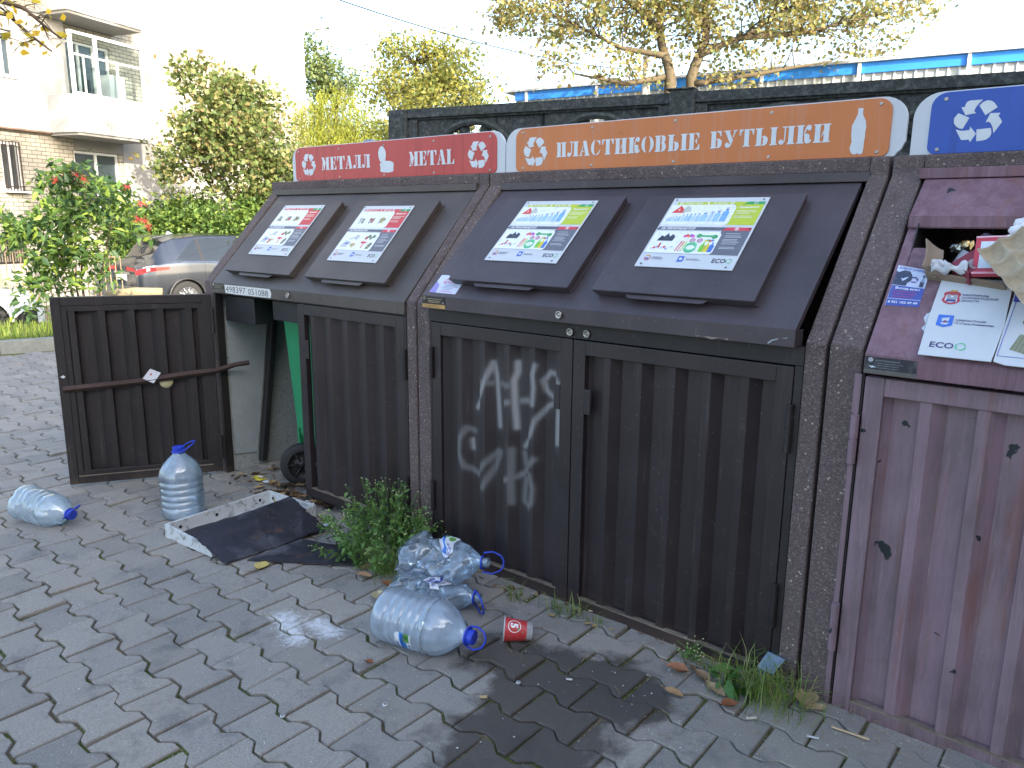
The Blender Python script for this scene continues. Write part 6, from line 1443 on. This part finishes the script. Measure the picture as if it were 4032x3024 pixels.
    for k, z in enumerate((3.2, 5.72)):
        bl = slab('balcony', .0, 2.02, .002, .92, z, z+.13, mg)
        slab('rail_panel', -.02, 2.0, .92, .95, z+.06, z+.86, mrail, bl); slab('rail_panel', -.04, -.01, .05, .918, z+.06, z+.86, mrail, bl); slab('rail_panel', 1.975, 1.999, .05, .918, z+.06, z+.86, mrail, bl)
        rb = B()
        for i in range(26):
            aa = .0+i*.078; rb.hexa([F(aa, .95, z+.07), F(aa+.012, .95, z+.07), F(aa+.012, .957, z+.07), F(aa, .957, z+.07)], [F(aa, .95, z+.85), F(aa+.012, .95, z+.85), F(aa+.012, .957, z+.85), F(aa, .957, z+.85)])
        rb.build('rib', mrail, bl)
        fr = B()
        def bar(aa, ab, za, zb, q0, q1): fr.hexa([F(aa, q0, za), F(ab, q0, za), F(ab, q1, za), F(aa, q1, za)], [F(aa, q0, zb), F(ab, q0, zb), F(ab, q1, zb), F(aa, q1, zb)])
        zb_, zt = z+.86, z+2.12
        for aa in (-.02, .62, 1.93): bar(aa, aa+.07, zb_, zt, .87, .93)
        bar(-.02, 2.0, zt, zt+.06, .86, .94); bar(-.02, 2.0, zb_+.0, zb_+.05, .935, .96); bar(.05, 1.93, zb_+.82, zb_+.86, .88, .92); bar(-.02, .02, zb_, zt, .05, .10)
        bar(1.2, 1.24, zb_, zb_+.82, .88, .92); bar(.3, .33, zb_, zb_+.82, .88, .92)
        fr.build('glazing_frame', mw, bl)
        g2 = B(); g2.hexa([F(.0, .895, zb_), F(1.98, .895, zb_), F(1.98, .90, zb_), F(.0, .90, zb_)], [F(.0, .895, zt), F(1.98, .895, zt), F(1.98, .90, zt), F(.0, .90, zt)])
        a2 = NT('balcony_glass'); t_ = a2.n('ShaderNodeBsdfTransparent'); t_.inputs[0].default_value = (.75, .8, .8, 1); g_ = a2.n('ShaderNodeBsdfGlossy'); g_.inputs['Roughness'].default_value = .03; lw = a2.n('ShaderNodeLayerWeight'); lw.inputs[0].default_value = .12
        mx = a2.n('ShaderNodeMixShader'); a2.t.links.new(lw.outputs['Fresnel'], mx.inputs[0]); a2.t.links.new(t_.outputs[0], mx.inputs[1]); a2.t.links.new(g_.outputs[0], mx.inputs[2]); g2.build('pane', a2.done(mx.outputs[0]), bl)
        if k == 0:
            bx = B(); bx.hexa([F(1.25, .3, zb_-.3), F(1.7, .3, zb_-.3), F(1.7, .6, zb_-.3), F(1.25, .6, zb_-.3)], [F(1.25, .3, zb_+.62), F(1.7, .3, zb_+.62), F(1.7, .6, zb_+.62), F(1.25, .6, zb_+.62)]); bx.build('white_cupboard', mw, bl)
    slab('slab_edge', 2.03, 6.2, .0, .05, 3.28, 3.40, mg); slab('roof', -4.1, 9.9, -9, .15, Z1, Z1+.3, mg)
    slab('end_wall', 9.5, 9.869, -9, -.351, Z0, Z1, mb, uv=True)
    # drain pipe and plinth vent grille
    slab('plinth', -4, 9.86, .002, .06, Z0, .35, mg)
    vg = B()
    for i in range(22): aa = -2.3+i*.06; vg.hexa([F(aa, .065, .45), F(aa+.02, .065, .45), F(aa+.02, .085, .45), F(aa, .085, .45)], [F(aa, .065, .95), F(aa+.02, .065, .95), F(aa+.02, .085, .95), F(aa, .085, .95)])
    vg.build('vent_grille', simple('grille_grey', lin('6a6458'), .7), th); slab('vent_back', -2.4, -.9, .004, .05, .42, 1.0, M_BLACK)
building()
def blue_roof():
    A = Vector((-14.40, 18.19, 0)); E_ = Vector((5.5, 21.4, 0)); d = (E_-A).normalized(); n = Vector((d.y, -d.x, 0)); H = 5.5; L = (E_-A).length
    th = thing('market_building', 'long building with a blue roof band above white lattice walls', 'building', A)
    def bx(b, a0, a1, b0, b1, z0, z1): 
        F = lambda a, q, z: A+d*a+n*q+Vector((0, 0, z)); b.hexa([F(a0, b0, z0), F(a1, b0, z0), F(a1, b1, z0), F(a0, b1, z0)], [F(a0, b0, z1), F(a1, b0, z1), F(a1, b1, z1), F(a0, b1, z1)])
    bf = B(); bx(bf, 0, L, -.05, .05, H-.30, H-.04); bf.build('blue_band', simple('blue_awning', lin('2f86e0'), .5, 0, 3, .1, .1, .5, 'World'), th)
    rf = B(); bx(rf, -.4, L+.2, -3, .15, H-.035, H+.03); rf.build('roof', simple('pale_roof', lin('b9bdc0'), .6), th)
    wl = B(); bx(wl, 0, L, -3, -.08, -.5, H-.04); wl.build('wall', simple('pale_wall', lin('c9cccb'), .8), th)
    lt = B(); 
    for i in range(int(L/.24)): bx(lt, i*.24, i*.24+.05, -.03, -.01, 2.6, H-.30)
    for j in range(13): bx(lt, 0, L, -.008, .01, 2.6+j*.19, 2.65+j*.19)
    lt.build('lattice', simple('white_lattice', lin('d8dbdc'), .6), th)
    for i in range(9):
        ps = B(); bx(ps, i*2.45+.4, i*2.45+.48, .051, .11, -.5, H-.02); ps.build('post', simple('white_post', lin('d0d3d4'), .5), th)
    db = B(); bx(db, 0, L, -.07, -.035, 2.2, H-.30); db.build('shade_net', simple('grey_net', lin('aab0b0'), .9), th)
blue_roof()
def railing():
    A = px(-40, 1000, 12.2); A.z = -.35; E_ = px(470, 990, 14.6); E_.z = -.55
    th = thing('yard_railing', 'thin rusty iron railing in front of the building', 'fence', A); dv = E_-A; L = dv.length
    b = B(); n = int(L/.125)
    up = Vector((0, 0, 1))
    for i in range(n+1):
        p = A+dv*(i/n); b.tube([p, p+up*1.25], .009, 5)
    b.build('bar', simple('rail_paint', lin('9a8468'), .7, .1), th)
    for z in (.12, 1.22): 
        r = B(); r.tube([A+up*z, E_+up*z], .012, 5); r.build('rail', simple('rail_paint', lin('9a8468')), th)
    b = B(); a, e = px(420, 1160, 12.6), px(640, 1150, 12.8); 
    b.tube([a, (a+e)/2+Vector((0, 0, .02)), e], [.07, .08, .07], 10); tag(b.build('log', simple('old_log', lin('8f8468'), .9, 0, 20, .3, .6, .3, 'World'), origin=tuple(a), smooth=True), 'weathered log lying before the grey car', 'log')
railing()
# ------------------------------------------------------------------ cars
def cat(pts, t):
    for (a, va), (b, vb) in zip(pts[:-1], pts[1:]):
        if t <= b: 
            k = (t-a)/(b-a) if b > a else 0; k = k*k*(3-2*k)*.5+k*.5; return va+(vb-va)*k
    return pts[-1][1]
def car(name, label, loc, rz, roof, belt, hw, hr, paint, L, side, wheels, extras=None, lights='d23a34'):
    """local x forward, y left; loft of half sections mirrored"""
    th = thing(name, label, 'car', loc); th.rotation_euler = (0, 0, rz)
    NT_, NS = 150, 60; LOCAL[0] = True
    def sec(t, s):
        zr, zb, wb, wr = cat(roof, t), cat(belt, t), cat(hw, t), cat(hr, t); zb = min(zb, zr-.001)
        if s < .45:
            k = s/.45; z = .22+(zb-.22)*k; y = wb*(.93+.07*math.sin(min(1, k*1.3)*pi/2)-.012*max(0, k-.75)*4)
            for wx in wheels:
                pass
        elif s < .8:
            k = (s-.45)/.35; z = zb+(zr-.05-zb)*k if zr-zb > .1 else zb+(zr-zb)*k*.6; y = wb*.985+(wr-wb*.985)*(k**1.1)
            if zr-zb < .1: y = wb*.985-(wb*.985-wr)*k
        else:
            k = (s-.8)/.2; z0 = (zr-.05 if zr-zb > .1 else zb+(zr-zb)*.6); z = z0+(zr-z0)*math.sin(k*pi/2); y = wr*(1-k)
        return z, y
    def ptn(t, s, sg, out=0):
        z, y = sec(t, s); return Vector((t+(.0), sg*(y+out), z))
    groups = {}
    for sg in (1, -1):
        for i in range(NT_):
            for j in range(NS):
                t0, t1, s0, s1 = L*i/NT_, L*(i+1)/NT_, j/NS, (j+1)/NS; tc, s_c = (t0+t1)/2, (s0+s1)/2
                z, y = sec(tc, s_c); cut = False
                for wx in wheels:
                    if math.hypot(tc-wx, z-.34) < .375 and s_c < .45: cut = True
                if cut: continue
                g = side(tc, s_c)
                b = groups.setdefault(g if g in ('body', 'rear_glass') else (g, sg), B()) if not (g == 'rear_glass' and tc > 2) else groups.setdefault('windscreen', B()); b.add([ptn(t0, s0, sg), ptn(t1, s0, sg), ptn(t1, s1, sg), ptn(t0, s1, sg)], [(0, 1, 2, 3) if sg < 0 else (3, 2, 1, 0)])
    # end caps
    for t in (0, L):
        b = groups['body']; n = NS
        ring = [ptn(t, j/n, 1) for j in range(n+1)]+[ptn(t, j/n, -1) for j in range(n, -1, -1)]; b.add(ring, [tuple(range(len(ring)))])
    gls = m_glass('car_glass', (.02, .024, .028)); dark = simple('dark_trim', (.02, .02, .022), .5)
    mats = dict(windscreen=gls, body=paint, glass=gls, trim=dark, rear_glass=gls)
    names = dict(windscreen='windscreen', body='body', glass='side_window', trim='window_trim', rear_glass='rear_window')
    for g, b in groups.items():
        g = g[0] if isinstance(g, tuple) else g
        off = b.build(names[g], mats[g], th, smooth=True, weld=True); move(off, th)
    ub = B(); ub.box((.15, -.78, .2), (L-.15, .78, .5)); move(ub.build('underbody', M_BLACK, th), th)
    for wx in wheels:
        for sg in (1, -1):
            w_ = B(); M = Matrix.Translation((wx, sg*.80, .34)) @ Matrix.Rotation(-sg*pi/2, 4, 'X')
            w_.lathe([(.22, .10), (.30, .115), (.335, .09), (.34, .04), (.34, -.06), (.30, -.1)], M, 32); wo = w_.build('wheel', simple('tyre', (.02, .02, .02), .8), th, smooth=True); move(wo, th)
            h = B(); h.lathe([(0, .085), (.04, .09), (.05, .075), (.06, .06), (.2, .07), (.225, .10), (.235, .09), (.235, -.05), (0, -.05)], M, 30)
            for q in range(10):
                a = q*pi/5; h.tube([M @ Vector((.04*math.cos(a), .04*math.sin(a), .085)), M @ Vector((.215*math.cos(a+.1), .215*math.sin(a+.1), .098))], [.018, .012], 5)
            ho = h.build('rim', simple('alloy', lin('8f9296'), .35, .8), wo, smooth=True)
            ar = B(); ar.tube([(wx+.39*math.cos(a), sg*(cat(hw, wx)-.0), .34+.39*math.sin(a)) for a in [pi*k/14 for k in range(15)]], .030, 6); move(ar.build('wheel_arch', dark if extras else paint, th, smooth=True), th)
    if extras: extras(th, ptn)
    LOCAL[0] = False
    return th
def move(o, th): pass
def suv():
    paint = NT('grey_metallic_paint'); c = paint.noise(300, 2, .5, paint.coord()); pm = paint.done(paint.pbr(paint.ramp(c, (.4, lin('4d525b')), (.6, lin('5a5f68'))), .3, .85, None, .5, Coat_Weight=.8, Coat_Roughness=.08))
    roof = [(0, .98), (.06, 1.05), (.30, 1.18), (.62, 1.52), (.85, 1.60), (1.5, 1.66), (2.3, 1.66), (2.9, 1.56), (3.5, 1.14), (3.6, 1.08), (4.3, .95), (4.55, .70)]
    belt = [(0, .95), (.2, 1.02), (1.2, 1.06), (3.0, .98), (3.6, .96), (4.3, .85), (4.55, .62)]
    hw = [(0, .70), (.10, .80), (.35, .88), (1.0, .92), (3.4, .92), (4.2, .84), (4.55, .62)]
    hr = [(0, .62), (.3, .62), (.8, .60), (1.5, .60), (2.6, .60), (3.3, .62), (3.6, .66), (4.3, .62), (4.55, .5)]
    def side(t, s):
        if .47 < s < .77 and .78 < t < 3.1:
            top = .77
            if t < 1.3 and s > .50+(t-.78)*.55: return 'body'
            if t > 2.6 and s > .77-(t-2.6)*.62: return 'body'
            if 1.30 < t < 1.36 or 2.20 < t < 2.27: return 'trim'
            return 'glass'
        if s > .80 and .22 < t < .60: return 'rear_glass'
        if 2.95 < t < 3.5 and s > .8: return 'rear_glass'
        if s < .10: return 'trim'
        return 'body'
    def ex(th, P):
        lm = simple('tail_light_red', lin('b8262a'), .15, 0, 30, .1, .05)
        for sg in (1, -1):
            b = B(); n = 12
            def fn(u, v):
                t = -.01+.62*u; s = .375+.062*v*(1-.55*u)+.02*u; p = P(max(.0, t), s, sg, .012); 
                return p+Vector((-.012 if t < .05 else 0, 0, 0))
            b.grid(fn, n, 4); tl = b.build('tail_light', lm, th, smooth=True)
            q = B(); q.grid(lambda u, v: fn(.28+.10*u, .2+.6*v)+Vector((0, sg*.004, 0)), 3, 3); q.build('reversing_lamp', simple('lamp_clear', lin('d8d4cc'), .1), tl)
            b2 = B(); b2.grid(lambda u, v: Vector((-.012, sg*(.25+.42*u), .90+.09*v*(1-.3*u))), 5, 3); b2.build('tail_light', lm, th)
            ch = B(); ch.tube([P(.78, .485, sg, .012), P(1.2, .46, sg, .012), P(2.2, .458, sg, .012), P(3.1, .458, sg, .012)], .009, 5); ch.build('chrome_strip', simple('chrome', lin('d5d8da'), .12, 1), th)
            for t in (1.55, 2.75):
                hd = B(); hd.tube([P(t, .40, sg, .004), P(t+.03, .40, sg, .035), P(t+.17, .40, sg, .035), P(t+.2, .40, sg, .004)], .012, 6); hd.build('door_handle', simple('chrome', (.8, .8, .8)), th)
            for t in (1.36, 2.3):
                sm = B(); sm.tube([P(t, s/100, sg, .0015) for s in range(16, 47, 3)], .003, 3); sm.build('door_seam', M_BLACK, th)
        pl = B(); pl.box((-.028, -.26, .70), (-.018, .26, .82)); pl.build('number_plate', simple('plate_white', lin('dfe2e4'), .4), th, bevel=.003)
        gr = B(); gr.box((-.015, -.42, .83), (.0, .42, .87)); gr.build('garnish', simple('chrome', (.8, .8, .8)), th)
        bp = B(); bp.box((-.06, -.74, .30), (.02, .74, .60)); bp.build('bumper', pm, th, bevel=.03)
        sp = B(); sp.hexa([(.46, -.56, 1.56), (.70, -.58, 1.59), (.70, .58, 1.59), (.46, .56, 1.56)], [(.46, -.56, 1.585), (.70, -.58, 1.625), (.70, .58, 1.625), (.46, .56, 1.585)]); sp.build('spoiler', pm, th, bevel=.01)
        fa = B(); fa.hexa([(.95, -.02, 1.62), (1.12, -.03, 1.64), (1.12, .03, 1.64), (.95, .02, 1.62)], [(1.0, -.008, 1.70), (1.03, -.01, 1.70), (1.03, .01, 1.70), (1.0, .008, 1.70)]); fa.build('fin_aerial', pm, th)
    W = px(735, 1091, 16.3); fwd = Vector((.06, 1.0, 0)).normalized(); rz = math.atan2(fwd.y, fwd.x); left = Vector((-fwd.y, fwd.x, 0))
    loc = W-fwd*.95+left*.90; loc.z = W.z-.76
    car('parked_suv', 'grey metallic car with a red tail light parked before the hedge', tuple(loc), rz, roof, belt, hw, hr, pm, 4.55, side, (.95, 3.65), ex)
suv()
def white_car():
    pm = NT('white_car_paint'); p_ = pm.done(pm.pbr((.78, .79, .80), .3, 0, None, .5, Coat_Weight=.8, Coat_Roughness=.08))
    roof = [(0, .80), (.1, .98), (.7, 1.06), (1.3, 1.38), (1.9, 1.43), (2.5, 1.36), (3.2, .98), (3.3, .95), (4.2, .78), (4.45, .58)]
    belt = [(0, .76), (.2, .92), (1.2, .95), (3.2, .90), (4.2, .72), (4.45, .52)]
    hw = [(0, .66), (.2, .82), (1.0, .88), (3.4, .88), (4.2, .78), (4.45, .55)]; hr = [(0, .6), (.7, .62), (1.3, .56), (2.5, .56), (3.2, .62), (4.2, .58), (4.45, .45)]
    def side(t, s):
        if .48 < s < .76 and 1.1 < t < 2.9: return 'trim' if 1.95 < t < 2.02 else 'glass'
        if s > .8 and (.75 < t < 1.25 or 2.6 < t < 3.15): return 'rear_glass'
        return 'body'
    c = px(215, 1150, 12.2); loc = Vector((c.x, c.y, 0))-Vector((.12, .99, 0))*4.45+Vector((-.9, 0, 0)); rz = math.atan2(.99, .12)
    car('parked_car', 'white car cut off by the left edge behind the shrub', (loc.x, loc.y, -.52), rz, roof, belt, hw, hr, p_, 4.45, side, (.8, 3.55))
white_car()
def cable():
    b = B(); A, E_ = px(1250, -30, 14), px(2500, 275, 24)
    b.tube([A.lerp(E_, t)+Vector((0, 0, -.25*4*t*(1-t))) for t in [i/16 for i in range(17)]], .012, 5)
    tag(b.build('overhead_cable', M_BLACK, origin=tuple(A)), 'thin dark cable sagging across the sky', 'cable')
    b = B(); p = px(2545, 300, 20); q = Vector((p.x, p.y, -.2)); b.tube([q, Vector((p.x, p.y, 5.6))], .10, 10); tag(b.build('lamp_pole', simple('white_pole', lin('c9cbc9'), .7), origin=tuple(q), smooth=True), 'pale post standing just left of the twin tree trunks', 'pole')
cable()

# ------------------------------------------------------------------ beyond the right edge: unseen building and tree, added so their shade covers the yard
def shade_building():
    th = thing('added_shade_building', 'unseen two storey brick building added outside the right edge to shade the yard', 'building', (9.5, -4, 0))
    b = B(); b.box((9.5, -16, -.1), (18, 6.2, 7.3)); b.build('wall', simple('red_brick_wall', lin('7a5446'), .9, 0, 6, .2, .2, .2, 'World'), th)
    r = B(); r.hexa([(9.2, -16.3, 7.32), (18.3, -16.3, 7.32), (18.3, 6.5, 7.32), (9.2, 6.5, 7.32)], [(9.2, -16.3, 7.4), (18.3, -16.3, 7.4), (18.3, 6.5, 7.4), (9.2, 6.5, 7.4)]); r.build('roof', simple('tar_roof', (.05, .05, .05), .9), th)
    for z in (1.0, 4.0):
        for y in (-14, -11, -8, -5, -2, 1, 4):
            w_ = B(); w_.box((9.46, y, z), (9.498, y+1.3, z+1.5)); wo = w_.build('window', simple('white_frame_far', lin('c9c9c6'), .6), th)
            g = B(); g.box((9.45, y+.08, z+.08), (9.459, y+1.22, z+1.42)); g.build('pane', m_glass('far_glass', (.03, .035, .04)), wo)
    c = Vector((6.8, -3.2, 6.6)); base = Vector((6.8, -3.4, 0))
    tree('added_shade_tree', 'unseen tree added outside the right edge that dapples the light at the left', 'tree', base, [(Vector((6.8, -.8, 15.8)), 1.8, 3.6, 3.6), (Vector((6.8, -2.5, 11)), 1.5, 2.0, 3.0)], 70, .34, 6000, .2, M_BIG, BK, .14, .7, seed=77, fork=.5)  # unseen, added so its crown dapples the facade and paving
shade_building()
